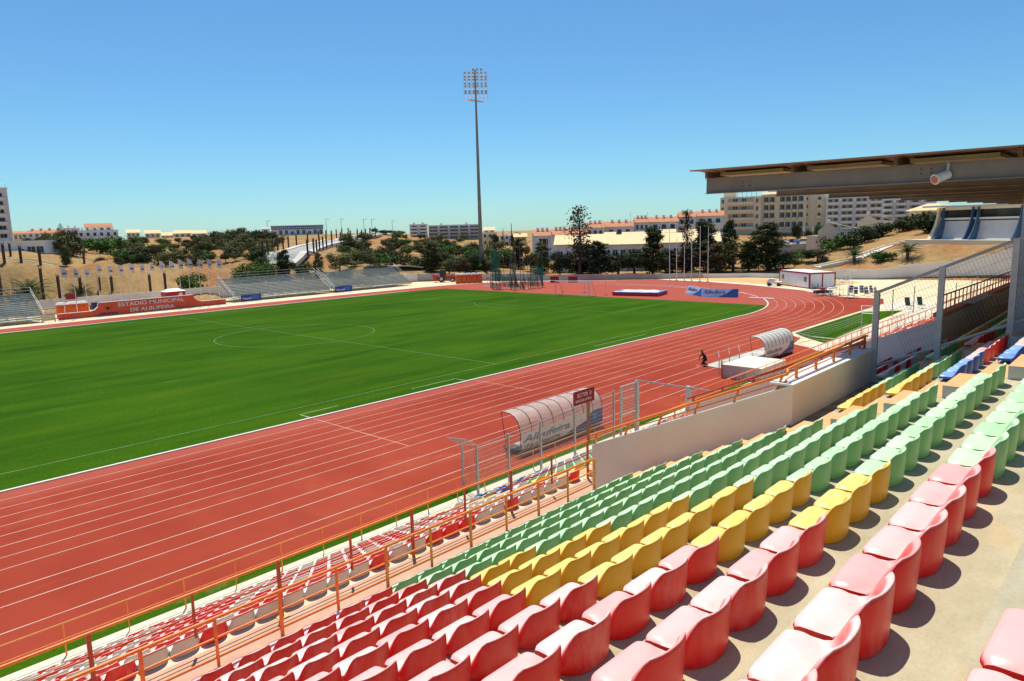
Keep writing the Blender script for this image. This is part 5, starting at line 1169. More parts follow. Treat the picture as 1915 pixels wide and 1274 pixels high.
# ================================================================== vegetation
def leaf_mat(name, a, b, c, sc=.55):
    m = bpy.data.materials.new(name); m.use_nodes = True; nt, n, L, bs = nodes(m)
    tc = n.new('ShaderNodeTexCoord'); oi = n.new('ShaderNodeObjectInfo'); ad = n.new('ShaderNodeVectorMath'); ad.operation = 'ADD'
    L.new(tc.outputs['Object'], ad.inputs[0]); L.new(oi.outputs['Location'], ad.inputs[1])
    f = noise(n, L, ad.outputs[0], sc, 4, .6); g = noise(n, L, ad.outputs[0], 3.5, 3, .7)
    col = ramp(n, L, f, [(.34, a), (.52, b), (.68, c)]); col = mix(n, L, ramp(n, L, g, [(.4, G3(0)), (.75, G3(.5))]), col, tuple(x*1.5 for x in c))
    h = n.new('ShaderNodeHueSaturation'); k = n.new('ShaderNodeMapRange'); L.new(oi.outputs['Random'], k.inputs[0]); k.inputs[3].default_value = .7; k.inputs[4].default_value = 1.25
    L.new(k.outputs[0], h.inputs['Value']); L.new(col, h.inputs['Color']); L.new(h.outputs[0], bs.inputs['Base Color'])
    bs.inputs['Roughness'].default_value = .8; bs.inputs['Specular IOR Level'].default_value = .2; return m
LM = {'dark': leaf_mat('dark_foliage', (.014, .024, .008), (.030, .046, .014), (.052, .066, .022)), 'olive': leaf_mat('olive_foliage', (.040, .050, .014), (.085, .095, .026), (.14, .14, .045)),
      'green': leaf_mat('green_foliage', (.022, .055, .009), (.048, .11, .016), (.09, .16, .03)), 'brown': leaf_mat('brownish_foliage', (.032, .026, .012), (.070, .054, .022), (.11, .088, .036)), 'palm': leaf_mat('palm_foliage', (.012, .035, .008), (.03, .07, .015), (.06, .11, .025))}
m_bark = M('bark', (.11, .085, .065), .9, .25, 3); m_palmtrunk = M('palm_trunk', (.085, .05, .03), .95, .3, 3)
def leaves(mb, c, rad, n, size, r_, droop=0.0, surf=.55):
    c = np.array(c, float); rad = np.array(rad, float)
    for _ in range(n):
        v = np.array([r_.gauss(0, 1) for _ in range(3)]); v /= np.linalg.norm(v)+1e-9; rr_ = surf+(1-surf)*r_.random() if r_.random() < .75 else r_.random()
        p = c+v*rad*rr_*(1+.18*math.sin(v[0]*5+v[2]*4)); a = np.array([r_.gauss(0, 1), r_.gauss(0, 1), r_.gauss(0, .7)-droop]); a /= np.linalg.norm(a); b = np.cross(a, v+.3*np.array([r_.random(), r_.random(), 1])); b /= np.linalg.norm(b)+1e-9
        s = size*r_.uniform(.55, 1.25); mb.add([p-a*s, p+b*s*.55, p+a*s, p-b*s*.55], [(0, 1, 2, 3)])
def make_kind(kind, seed):
    r_ = random.Random(seed); cr = MB(); tr = MB()
    if kind in ('euca', 'sparse'):
        H_ = 14; tr.tube((0, 0, -1), (.2, 0, H_*.45), .30, 7, .2); tr.tube((.2, 0, H_*.45), (0, .2, H_*.92), .2, 6, .04); nC = 22 if kind == 'euca' else 16
        for k in range(nC):
            f = k/(nC-1); z = H_*(.12+.86*f) if kind == 'euca' else H_*(.25+.73*f); R = (3.7*math.sin(PI*(.16+.80*f))**.7)*(1 if kind == 'euca' else .62); a = k*2.4+r_.random(); q = R*r_.uniform(.25, .75)
            p = (q*math.cos(a), q*math.sin(a), z); s_ = r_.uniform(1.1, 1.9)*(1.1-.45*f)
            tr.tube((0, 0, z-1.4), p, .07, 4, .02); leaves(cr, p, (s_*1.25, s_*1.25, s_*1.0), 300 if kind == 'euca' else 75, .29 if kind == 'euca' else .24, r_, .6, .35)
    elif kind == 'round':
        tr.tube((0, 0, -1), (0, 0, 3), .25, 6, .12)
        for k in range(16):
            v = np.array([r_.gauss(0, 1), r_.gauss(0, 1), r_.gauss(.1, .8)]); v /= np.linalg.norm(v); p = np.array([0, 0, 3.3])+v*np.array([2.3, 2.3, 2.0])*r_.uniform(.6, 1); leaves(cr, p, (1.35, 1.35, 1.15), 210, .20, r_, .1, .5)
    elif kind == 'shrub':
        tr.tube((0, 0, -.5), (0, 0, .8), .08, 5)
        for k in range(9): a = k*2.4; q = r_.uniform(.3, 1.2); leaves(cr, (q*math.cos(a), q*math.sin(a), r_.uniform(.4, 1.2)), (.8, .8, .65), 110, .15, r_, 0, .5)
    elif kind == 'pine':
        H_ = 14; tr.tube((0, 0, -1), (0, 0, H_), .25, 6, .04)
        for k in range(17):
            f = k/16; z = 2+12*f; R = 4.6*(1-f)**.85+.15
            for j in range(9):
                a = j*2*PI/9+k*.5
                for q in range(6): rr_ = R*(q+.6)/6; leaves(cr, (rr_*math.cos(a), rr_*math.sin(a), z+.10*rr_), (.42, .42, .13), 12, .17, r_, 0, .2)
    elif kind == 'cypress':
        tr.tube((0, 0, -1), (0, 0, 8), .12, 5, .03)
        for k in range(12): leaves(cr, (0, 0, .8+.62*k), (.8*(1-k/14), .8*(1-k/14), .55), 90, .14, r_, -.5, .6)
    elif kind == 'palm':
        tr.tube((0, 0, -.5), (0, 0, 1.0), .28, 8, .22)
        for k in range(24):
            a = k*2.4; el = .15+1.2*(k/24); prev = np.array([0, 0, 1.0]); L_ = 2.6
            for q in range(7):
                f = (q+1)/7; e = el-1.4*f*f; nx = prev+np.array([math.cos(a)*math.cos(e), math.sin(a)*math.cos(e), math.sin(e)])*L_/7; sd = np.array([-math.sin(a), math.cos(a), 0])
                for s_ in (-1, 1):
                    for h in (0, .5): m_ = prev+(nx-prev)*h; w_ = .75*math.sin(PI*min(.95, .15+f*.85)); tip = m_+sd*s_*w_*.6+(nx-prev)*1.2-np.array([0, 0, .28*w_]); cr.add([m_, m_+(nx-prev)*.35, tip], [(0, 1, 2)])
                prev = nx
    return cr, tr
KM = {}
for kind, n_ in (('euca', 4), ('sparse', 2), ('round', 4), ('shrub', 4), ('pine', 1), ('cypress', 1), ('palm', 2)):
    for s_ in range(n_): cr, tr = make_kind(kind, 31*s_+len(kind)); KM[kind, s_] = (cr, tr.mesh('trunk', m_bark), {})
NK = {'euca': 4, 'sparse': 2, 'round': 4, 'shrub': 4, 'pine': 1, 'cypress': 1, 'palm': 2}
vcount = [0]
def plant(kind, P, sx, sz, col, name, label, cat, grp=None, seed=None):
    vcount[0] += 1; v = (vcount[0] if seed is None else seed) % NK[kind]; cr, trm, cache = KM[kind, v]
    if col not in cache: cache[col] = cr.mesh('crown', LM[col])
    t = thing(name, label, cat, P, 0, grp); rz = vcount[0]*1.7
    for nm, me in (('crown', cache[col]), ('trunk', trm)):
        o = bpy.data.objects.new(nm, me); COL.objects.link(o); o.parent = t; o.scale = (sx, sx, sz); o.rotation_euler = (0, 0, rz)
    return t
HT = {'euca': 14.6, 'sparse': 14.4, 'round': 6.6, 'shrub': 2.0, 'pine': 14.3, 'cypress': 8, 'palm': 2.6}; RD = {'euca': 4.6, 'sparse': 3.4, 'round': 3.5, 'shrub': 1.9, 'pine': 4.8, 'cypress': .85, 'palm': 2.5}
def tree_px(kind, px, ytop, wpx, D, col, name, label, cat='tree', grp=None, zb=None):
    P = ground_at(px, D); 
    if zb is not None: P[2] = zb
    dd = math.sqrt(FPX**2+(px-957)**2); top = at(px, ytop, D)[2]; h = top-P[2]; r = wpx/2/dd*D
    return plant(kind, P, r/RD[kind], h/HT[kind], col, name, label, cat, grp)
big = [('euca', 1012, 452, 44, 168, 'olive', 'olive green tree just right of the throwing cage'), ('round', 1046, 458, 46, 163, 'dark', 'dense near-black tree beside the first red gate panel'),
       ('sparse', 1083, 386, 62, 166, 'brown', 'tallest thin ragged tree rising above the orange roofs'), ('euca', 1086, 455, 60, 172, 'brown', 'brownish tree spreading below the tallest thin tree'),
       ('euca', 1118, 450, 52, 165, 'dark', 'dark tree between the thin tree and the dense clump'), ('round', 1156, 462, 66, 164, 'dark', 'broad dark clump tree left of the big dark tree'), ('round', 1186, 458, 60, 169, 'dark', 'second broad dark clump tree against the far wall'),
       ('euca', 1221, 424, 64, 164, 'dark', 'big dark tree just left of the six flagpoles'), ('euca', 1252, 466, 50, 172, 'brown', 'brown low tree behind the first bare flagpole'), ('sparse', 1284, 392, 34, 176, 'brown', 'thin rust coloured tree rising between the bare flagpoles'),
       ('euca', 1283, 460, 50, 168, 'brown', 'brown leafy tree behind the middle flagpoles'), ('euca', 1318, 412, 66, 172, 'dark', 'ragged dark tree right of the sixth flagpole'), ('euca', 1340, 455, 56, 166, 'brown', 'brown drooping tree right of the flagpoles'),
       ('euca', 1364, 410, 40, 178, 'dark', 'narrow dark treetop in front of the hotel corner'), ('round', 1372, 438, 74, 168, 'olive', 'broad olive tree in front of the hotel'), ('euca', 1402, 450, 50, 166, 'dark', 'dark tree left of the widest dark tree'),
       ('euca', 1436, 416, 82, 166, 'dark', 'widest dark tree left of the red framed cabin'), ('round', 1466, 462, 40, 170, 'dark', 'dark round tree at the end of the far wall'),
       ('euca', 805, 452, 58, 190, 'olive', 'olive tree left of the mast beside the tractor'), ('round', 838, 478, 40, 186, 'olive', 'small olive tree behind the tractor'), ('round', 858, 474, 50, 184, 'brown', 'brownish round tree behind the orange toilets'), ('round', 882, 466, 44, 190, 'dark', 'grey green tree just left of the mast foot'),
       ('round', 912, 480, 34, 200, 'olive', 'yellowish small tree just right of the mast foot'), ('round', 940, 462, 46, 205, 'green', 'bright green tree behind the throwing cage'), ('euca', 968, 446, 44, 200, 'olive', 'olive tree behind the middle of the throwing cage'), ('round', 992, 466, 36, 190, 'brown', 'brown tree behind the right of the throwing cage'),
       ('round', 452, 484, 60, 141, 'green', 'bright green tree behind the long bleacher, leftmost'), ('round', 487, 478, 60, 144, 'green', 'bright green tree behind the long bleacher, second'), ('euca', 527, 466, 52, 144, 'dark', 'dark pointed tree behind the long bleacher'),
       ('round', 566, 480, 46, 144, 'green', 'green tree right of the dark pointed tree'), ('euca', 592, 472, 34, 144, 'olive', 'narrow brown green tree between the two bleachers'), ('round', 632, 464, 62, 146, 'olive', 'large dull olive tree behind the right bleacher'), ('round', 662, 486, 46, 150, 'green', 'low green tree right of the dull olive tree'),
       ('round', 352, 500, 78, 139, 'green', 'broad green tree at the foot of the bank behind the flags'), ('pine', 116, 418, 34, 300, 'dark', 'tiered araucaria tree rising above the white houses'), ('round', 92, 437, 44, 290, 'green', 'green domed tree left of the araucaria'), ('round', 60, 440, 44, 300, 'dark', 'dark domed tree beside the tower block'),
       ('euca', 119, 458, 34, 158, 'olive', 'dull dark tree standing on top of the bank'), ('round', 184, 478, 34, 156, 'dark', 'round dark tree on the bank beside the pale road'),
       ('round', 1490, 412, 26, 260, 'dark', 'round topped tree in front of the hotel terrace'), ('round', 1512, 424, 16, 265, 'olive', 'small olive tree on the hotel terrace'), ('round', 1532, 412, 26, 290, 'green', 'green tree at the corner of the blue white flats'),
       ('round', 1500, 462, 46, 185, 'green', 'bright green bushy tree left of the brown bank'), ('round', 1530, 460, 60, 182, 'dark', 'dark green bushy tree on the edge of the brown bank'), ('round', 1488, 478, 36, 178, 'olive', 'greyish bush at the left foot of the brown bank'),
       ('round', 722, 428, 40, 330, 'dark', 'dark tree group on the hill crest left of the flats'), ('round', 745, 430, 34, 332, 'dark', 'dark low tree on the hill crest nearest the flats'), ('round', 702, 425, 20, 330, 'dark', 'narrow dark tree on the hill crest'),
       ('round', 482, 428, 30, 300, 'dark', 'dark tree left of the hilltop building'), ('round', 418, 434, 22, 300, 'dark', 'dark small tree on the left skyline'), ('round', 462, 434, 16, 300, 'dark', 'tiny dark tree left of the hilltop building'), ('cypress', 957, 418, 5, 330, 'dark', 'thin cypress on the skyline right of the mast'),
       ('pine', 941, 426, 9, 320, 'dark', 'small conifer on the skyline behind the yellow house'), ('round', 925, 432, 24, 330, 'dark', 'dark bushy tree on the skyline behind the cage'), ('round', 968, 430, 40, 335, 'dark', 'wide dark tree on the skyline above the yellow house')]
for kind, px, yt, wp, D, col, lb in big:
    if 995 < px < 1485 and D < 180: D += 7; wp *= 1.3
    if 440 < px < 680 and D < 160: D += 26
    if px == 352: D += 15
    tree_px(kind, px, yt, wp, D, col, {'pine': 'araucaria_tree', 'cypress': 'cypress_tree', 'sparse': 'thin_tree'}.get(kind, 'tree'), lb, grp=None)
for k, (px, py, s_) in enumerate(((1597, 492, 1.35), (1697, 485, 1.45), (55, 554, 1.9), (150, 553, 1.3), (1486, 492, .9), (250, 432, 1.6))):
    P = hit(px, py) if k not in (2, 3) else np.array([*(CAMP+ray(px, 556)*((64.5-CAMP[1])/ray(px, 556)[1]))[:2], 1.3])
    if P is None: P = ground_at(px, 260)
    plant('palm', P, s_, s_, 'palm', 'palm_tree', ['low fan palm on the brown bank above the cabin', 'low fan palm beside the lamp post on the brown bank', 'wide dark palm above the left bleacher', 'small palm above the orange toilets', 'small palm at the left foot of the brown bank', 'distant palm on the left skyline'][k], 'palm tree')
for k, (px, py, s_, c) in enumerate(((1642, 490, 1.5, 'green'), (1662, 488, 1.1, 'green'), (1628, 448, 2.6, 'dark'), (1612, 455, 2.6, 'dark'), (1590, 466, 2.4, 'dark'), (1648, 444, 2.6, 'dark'), (1690, 432, 2.2, 'dark'), (1710, 428, 2.4, 'dark'), (1730, 422, 2.6, 'dark'), (1745, 412, 3.4, 'dark'), (1756, 404, 3.2, 'dark'), (1560, 470, 2.6, 'green'))):
    P = hit(px, py) 
    if P is None: P = ground_at(px, 225)
    plant('shrub', P, s_, s_, c, 'shrub', f"{'light green' if c == 'green' else 'dark'} shrub on the brown bank, {ORD(k+1)} of those climbing it", 'shrub', 'shrubs on the brown bank')
rs_ = random.Random(3); placed = 0
def region(n, x0, x1, y0, y1, sz, cols, lbl, grp, kinds=('shrub', 'round')):
    global placed
    for k in range(n):
        px, py = rs_.uniform(x0, x1), rs_.uniform(y0(0) if callable(y0) else y0, y1); P = hit(px, py, 140, 520)
        if P is None: continue
        s_ = rs_.uniform(*sz); kd = kinds[0] if rs_.random() < .6 else kinds[-1]
        if kd == 'round': s_ *= .36
        plant(kd, P, s_*rs_.uniform(.9, 1.3), s_, rs_.choice(cols), 'shrub', lbl, 'shrub', grp)
region(95, 215, 505, 449, 495, (.85, 1.8), ['olive', 'dark', 'olive', 'green', 'olive'], 'wild shrub in the thicket on the slope behind the white flags', 'shrubs of the thicket behind the flags')
region(75, 640, 900, 447, 500, (.9, 2.1), ['olive', 'dark', 'green', 'olive'], 'wild shrub dotting the dry hillside right of the winding road', 'shrubs on the dry hillside left of the mast')
region(34, 780, 1010, 470, 508, (1.4, 2.5), ['olive', 'green', 'olive', 'brown'], 'wild shrub on the low ground behind the mast and throwing cage', 'shrubs behind the mast')
region(22, 400, 520, 442, 470, (1.2, 2.4), ['dark', 'olive'], 'shrub on the left shoulder of the road hill', 'shrubs left of the winding road')
region(10, 100, 240, 462, 486, (1.6, 3.0), ['olive', 'green', 'dark'], 'shrub in front of the distant white houses at left', 'shrubs before the white houses')
# dry grass tufts along the bank top
# ---- bare palm trunks
def trunk(P, h, label, grp):
    t = thing('bare_palm_trunk', label, 'palm trunk', P, 0, grp); part('trunk', MB().tube((0, 0, -.5), (0, 0, h), .22, 7, .26), m_palmtrunk, t)
    mb = MB(); r_ = random.Random(int(P[0]*10))
    for k in range(10): a = k*2.4; mb.tube((0, 0, h-.4), (.30*math.cos(a), .30*math.sin(a), h+r_.uniform(.2, .7)), .05, 4, .01)
    part('frond_stubs', mb, m_palmtrunk, t)
for k, (px, yt, yb) in enumerate(((3, 512, 556), (112, 518, 556), (152, 520, 550), (188, 520, 553), (211, 518, 551), (282, 516, 546), (310, 512, 541), (80, 503, 546))):
    d_ = ray(px, yb); Dd = (64.0-CAMP[1])/d_[1]; P = CAMP+d_*Dd; P[2] = min(P[2], 1.8); h = (CAMP+ray(px, yt)*Dd)[2]-P[2]
    trunk(P, h, f"bare dark palm trunk below the ochre bank, {ORD([8,0,2,3,4,5,6,7].index(k)+1) if k in (0,2,3,4,5,6,7) else ORD(k+2)} planted there" if False else f"bare dark palm trunk standing behind the far wall, number {k+1} of eight", 'palm trunks behind the far wall')
for k, (px, py) in enumerate(((8, 488), (40, 492), (76, 497), (158, 494), (240, 490), (296, 486), (20, 480))):
    P = hit(px, py); 
    if P is not None: trunk(P, 2.6, 'bare palm trunk beside the pale road on top of the bank', 'palm trunks along the bank top road')
# ---- roads
def ribbon(name, pts, w, mat, zo, label=None, cat=None, kerb=None):
    pts = [p for p in pts if p is not None]; P = np.array(pts)[:, :2]
    Q = []
    for a, b in zip(P, P[1:]):
        n = max(2, int(np.linalg.norm(b-a)/3)); Q += [a+(b-a)*i/n for i in range(n)]
    Q.append(P[-1]); Q = np.array(Q)
    for _ in range(6): Q[1:-1] = (Q[:-2]+Q[1:-1]*2+Q[2:])/4
    tt = np.gradient(Q, axis=0); tt /= np.linalg.norm(tt, axis=1)[:, None]; nn_ = np.stack([-tt[:, 1], tt[:, 0]], 1)
    hz = np.maximum(np.maximum(Hs(Q), Hs(Q+nn_*w/2)), Hs(Q-nn_*w/2))+zo
    mb = MB(); A = [(x, y, z) for (x, y), z in zip(Q+nn_*w/2, hz)]; B = [(x, y, z) for (x, y), z in zip(Q-nn_*w/2, hz)]; mb.strip(B, A)
    mb.strip([(x, y, z-.35) for x, y, z in B], B); mb.strip(A, [(x, y, z-.35) for x, y, z in A])
    return tag(mb.obj(name, mat), label, cat, kind='structure' if cat is None else None), Q, nn_, hz
rp = [hit(x, y) for x, y in ((520, 497), (530, 487), (540, 479), (556, 471), (580, 463), (606, 457), (634, 451), (662, 446), (694, 440.5))]
_, Q, NN, HZ = ribbon('road', rp, 6.5, m_asph, .12)
for s_ in (-1, 1):
    R = [(*(q+n_*s_*4.4),) for q, n_ in zip(Q, NN)]; mb = MB(); A = [(q[0]+n_[0]*s_*3.3, q[1]+n_[1]*s_*3.3, h+.14) for q, n_, h in zip(Q, NN, HZ)]; B = [(q[0]+n_[0]*s_*5.2, q[1]+n_[1]*s_*5.2, h+.14) for q, n_, h in zip(Q, NN, HZ)]
    mb.strip(A, B) if s_ < 0 else mb.strip(B, A); mb.strip(B, [(x, y, z-1) for x, y, z in B]) if s_ < 0 else mb.strip([(x, y, z-1) for x, y, z in B], B); struct('pavement', mb, m_pave)
    for k in range(3, len(Q)-3, max(3, len(Q)//13)):
        P = np.array([Q[k][0]+NN[k][0]*s_*5.6, Q[k][1]+NN[k][1]*s_*5.6, 0]); P[2] = HZ[k]; trunk(P, 3.2, f"bare palm trunk lining the {'near' if s_ < 0 else 'far'} pavement of the winding hill road", f"palm trunks on the {'near' if s_ < 0 else 'far'} side of the hill road")
ribbon('road', [ground_at(x, 170) for x in (-60, 0, 60, 110, 170, 240, 310, 390)], 7, m_asph, .12)
ribbon('pavement', [ground_at(x, 163.5) for x in (-60, 0, 60, 110, 170, 240, 310, 390)], 2.2, m_pave, .2)
ribbon('road', [hit(x, y) for x, y in ((705, 503), (730, 501), (760, 502), (782, 504))], 5, m_pave, .12)
# steps climbing the brown bank
SP = [(1528, 502), (1580, 493), (1606, 484), (1622, 478), (1645, 470), (1664, 462), (1690, 455), (1708, 450)]
sp = [hit(x, y, 140) for x, y in SP]; 
t = thing('bank_steps', 'pale concrete steps with low side walls zigzagging up the brown bank', 'steps', sp[2])
mb = MB(); ms = MB(); sp = [p for p in sp if p is not None]
for a, b in zip(sp, sp[1:]):
    a = a+[0, 0, .12]; b = b+[0, 0, .12]; u = (b-a)/np.linalg.norm(b-a); n_ = np.cross(u, [0, 0, 1]); n_ /= np.linalg.norm(n_)
    mb.hexa([a+n_*1.1-[0, 0, .6], b+n_*1.1-[0, 0, .6], b-n_*1.1-[0, 0, .6], a-n_*1.1-[0, 0, .6]], [a+n_*1.1, b+n_*1.1, b-n_*1.1, a-n_*1.1])
    for s_ in (-1, 1): c = [a+n_*s_*1.1, b+n_*s_*1.1, b+n_*s_*1.35, a+n_*s_*1.35]; c = c if s_ < 0 else c[::-1]; ms.hexa([q-[0, 0, .6] for q in c], [q+[0, 0, .35] for q in c])
wpart('flight', mb, m_pave, t); wpart('side_wall', ms, m_cream, t)
for px_, y0_, y1_, lb in ((1687, 459, 492, 'thin lamp post beside the fan palm on the brown bank'), (1555, 399, 430, 'lamp post in front of the hotel terrace')):
    P = hit(px_, y1_) if y1_ > 450 else ground_at(px_, 290)
    if P is None: continue
    D = math.hypot(*(P-CAMP)[:2]); h = at(px_, y0_, D)[2]-P[2]; t = thing('street_lamp', lb, 'street lamp', P); part('pole', MB().tube((0, 0, -.3), (0, 0, h), .09, 6, .05), m_postgrey, t); part('lamp_head', MB().box(-.1, -.1, h-.05, 1.4, .1, h+.08), m_postgrey, t)
for k, px_ in enumerate((502, 612, 640, 682, 697, 735)):
    P = ground_at(px_, 325); t = thing('street_lamp', f"small distant street lamp on the hill skyline, {ORD(k+1)} from the left", 'street lamp', P, 0, 'street lamps on the skyline'); part('pole', MB().tube((0, 0, -.5), (0, 0, 6.5), .1, 5), m_postgrey, t); part('lamp_head', MB().box(-.2, -.15, 6.45, 1.6, .15, 6.6), m_postgrey, t)
# ================================================================== buildings
class Bld:
    """local frame on the facade: x along the front, y going away from the camera, z up from the base"""
    def __init__(s, name, label, pxL, pxR, py, D, D2=None, cat='building', base=None, group=None):
        D2 = D2 or D; A = at(pxL, py, D); B = at(pxR, py, D2); s.z = (A[2]+B[2])/2 if base is None else base
        s.W = math.hypot(*(B-A)[:2]); s.rz = math.atan2(B[1]-A[1], B[0]-A[0]); s.D = (D+D2)/2; s.px = (pxL+pxR)/2
        s.t = thing(name, label, cat, (A[0], A[1], s.z), s.rz, group); s.A = A; s.pxL = pxL; s.pxR = pxR
    def zz(s, py): return at(s.px, py, s.D)[2]-s.z
    def box(s, name, x0, x1, y0, y1, z0, z1, mat): return part(name, MB().box(x0, y0, z0, x1, y1, z1), mat, s.t)
    def win(s, x0, x1, z0, z1, y=0, frame=True):
        w_ = part('window', MB().box(x0, y-.03, z0, x1, y-.003, z1), m_glass, s.t)
        if frame:
            mb = MB(); mb.box(x0-.08, y-.05, z0-.1, x1+.08, y-.004, z0).box((x0+x1)/2-.04, y-.05, z0, (x0+x1)/2+.04, y-.031, z1); part('window_frame', mb, m_white, w_)
        return w_
    def gable(s, x0, x1, y0, y1, z0, h, mat, over=.4, axis='x'):
        mb = MB()
        if axis == 'x':
            ym = (y0+y1)/2; P = [(x0-over, y0-over, z0), (x1+over, y0-over, z0), (x1+over, y1+over, z0), (x0-over, y1+over, z0), (x0-over, ym, z0+h), (x1+over, ym, z0+h)]
            mb.add(P, [(0, 1, 5, 4), (2, 3, 4, 5), (0, 4, 3), (1, 2, 5), (3, 2, 1, 0)])
        else:
            xm = (x0+x1)/2; P = [(x0-over, y0-over, z0), (x1+over, y0-over, z0), (x1+over, y1+over, z0), (x0-over, y1+over, z0), (xm, y0-over, z0+h), (xm, y1+over, z0+h)]
            mb.add(P, [(0, 3, 5, 4), (1, 4, 5, 2), (0, 4, 1), (3, 2, 5), (3, 2, 1, 0)][0:4]+[(0, 1, 2, 3)])
        return part('roof', mb, mat, s.t)
    def balcony(s, x0, x1, z, wall, dep=1.3, y=0, h=1.0, recess_shade=m_shadeglass, hh=2.3, doors=2):
        r_ = part('balcony', MB().box(x0, y-dep, z-.18, x1, y-.002, z).box(x0, y-dep, z, x1, y-dep+.14, z+h*.62).box(x0, y-dep+.14, z, x0+.12, y-.002, z+h*.62).box(x1-.12, y-dep+.14, z, x1, y-.002, z+h*.62), wall, s.t)
        rl = part('balcony_rail', MB().box(x0, y-dep+.04, z+h*.62+.16, x1, y-dep+.09, z+h*.62+.24), m_postgrey, r_)
        w_ = (x1-x0)/max(1, doors)
        for k in range(doors): s.win(x0+w_*(k+.25), x0+w_*(k+.75), z+.01, z+hh*.9, y, False)
        return r_
def chim(b, x, y, z, s_=1): return part('chimney', MB().box(x-.4*s_, y-.3, z, x+.4*s_, y+.3, z+1.1).box(x-.5*s_, y-.4, z+1.1, x+.5*s_, y+.4, z+1.25), m_pale, b)
# tower block at the left edge
b = Bld('tower_block', 'tall pale tower block cut by the left edge of the photo', -75, 26, 456, 300, 300); Hh = b.zz(352)
b.box('walls', 0, b.W, 0, 16, -3, Hh, m_pale); b.box('roof_parapet', -.2, b.W+.2, -.2, 16.2, Hh, Hh+.25, m_white)
mb = MB(); 
for x in np.linspace(.3, b.W-.3, 9): mb.tube((x, .2, Hh+.25), (x, .2, Hh+1.6), .05, 4)
mb.tube((.3, .2, Hh+1.6), (b.W-.3, .2, Hh+1.6), .05, 4); part('roof_rail', mb, m_steel, b.t)
for k in range(9):
    z = Hh-2.9-k*2.72
    for x0 in (b.W*.735, b.W*.44, b.W*.15): 
        if x0 > 0: b.balcony(x0-.3, x0+b.W*.20, z-1.0, m_white, 1.1, h=1.4, hh=2.3, doors=1); b.win(x0+b.W*.03, x0+b.W*.16, z+.1, z+1.3)
b = Bld('villa', 'long low white villa with dark windows in front of the tower block', -40, 88, 487, 205, 196); Hh = b.zz(454)
b.box('walls', 0, b.W, 0, 9, -3, Hh, m_bluewhite); b.box('roof_edge', -.3, b.W+.3, -.4, 9.3, Hh, Hh+.35, m_white); W_ = b.W
for a, c, z0, z1 in ((.60, .685, .55, .62), (.735, .85, .42, .75), (.87, .97, .42, .75)): b.win(W_*a, W_*c, Hh*z0, Hh*z1)
# left villas
def house(name, label, x0, x1, yb, yt, D, D2, floors, cols, wall, roof=None, rh=1.5, dep=9, cat='house', group=None, balc=False, chims=0, arches=False):
    b = Bld(name, label, x0, x1, yb, D, D2, cat, group=group); Hh = max(2.5, b.zz(yt)); b.box('walls', 0, b.W, 0, dep, -4, Hh, wall)
    if roof: r_ = b.gable(0, b.W, 0, dep, Hh+.002, rh, roof); 
    else: r_ = b.box('parapet', -.15, b.W+.15, -.15, dep+.15, Hh, Hh+.3, wall)
    for k in range(chims): chim(r_, b.W*(k+.6)/(chims+.3), dep*.4, Hh+(.2 if not roof else rh*.55))
    fh = Hh/floors
    for f in range(floors):
        for c in range(cols):
            w_ = b.W/cols; xx = w_*(c+.28)
            if balc and (c+f) % 1 == 0: b.balcony(w_*(c+.08), w_*(c+.92), fh*f+.35, wall, 1.2, doors=1, hh=min(2.2, fh-.5))
            else: b.win(xx, xx+w_*.44, fh*f+fh*.32, fh*f+fh*.80)
    return b
house('villa', 'white two storey terrace with arches and orange roof patches at left', 148, 224, 461, 432, 320, 320, 2, 6, m_bluewhite, None, balc=True, chims=5)
b = house('villa', 'white block with red roof patches behind the araucaria', 124, 152, 456, 428, 350, 350, 2, 2, m_white, None, chims=2)
house('villa', 'low white houses with orange roof slopes left of the araucaria', 42, 112, 456, 436, 360, 350, 2, 6, m_white, m_tile, 1.3, chims=4); house('villa', 'low brownish house beside the tower block', 26, 44, 452, 437, 340, 340, 1, 2, m_cream, m_tile, 1.0)
house('villa', 'roof with orange tiles just right of the araucaria', 160, 210, 436, 431, 335, 335, 1, 4, m_white, m_tile, 1.4, dep=6)
for k, (x0, x1, yb, yt) in enumerate(((238, 262, 445, 440), (272, 300, 446, 438), (302, 326, 450, 443), (326, 358, 446, 438), (360, 386, 446, 439))):
    house('villa', f"tiny pale house on the left skyline, {ORD(k+1)} from the left", x0, x1, yb, yt, 400, 400, 1, 3, m_cream, m_sandroof, 1.6, group='tiny pale houses on the left skyline')
house('villa', 'small white house with grey roof left of the hilltop building', 490, 505, 440, 436, 310, 310, 1, 1, m_white, m_postgrey, .8)
# hilltop building
b = Bld('long_hall', 'long white flat roofed hall with a blue frieze on top of the hill', 508, 605, 439, 325, 325, 'hall'); Hh = b.zz(423)
b.box('walls', 0, b.W, 0, 12, -3, Hh, m_bluewhite); fr = b.box('frieze', -.1, b.W+.1, -.15, -.003, Hh-1.3, Hh+.1, M('blue_frieze', (.06, .12, .28), .6, .2, .6)); b.box('roof_edge', -.4, b.W+.4, -.5, 12.3, Hh+.1, Hh+.35, m_white)
for k in range(9): 
    x = b.W*(k+.35)/9; b.win(x, x+1.1, .2, 2.0 if k % 3 else 1.4)
mb = MB()
for k in range(26): x = b.W*(k+.5)/26; mb.box(x-.25, -.19, Hh-.9, x+.22, -.16, Hh-.4)
part('frieze_marks', mb, m_white, fr)
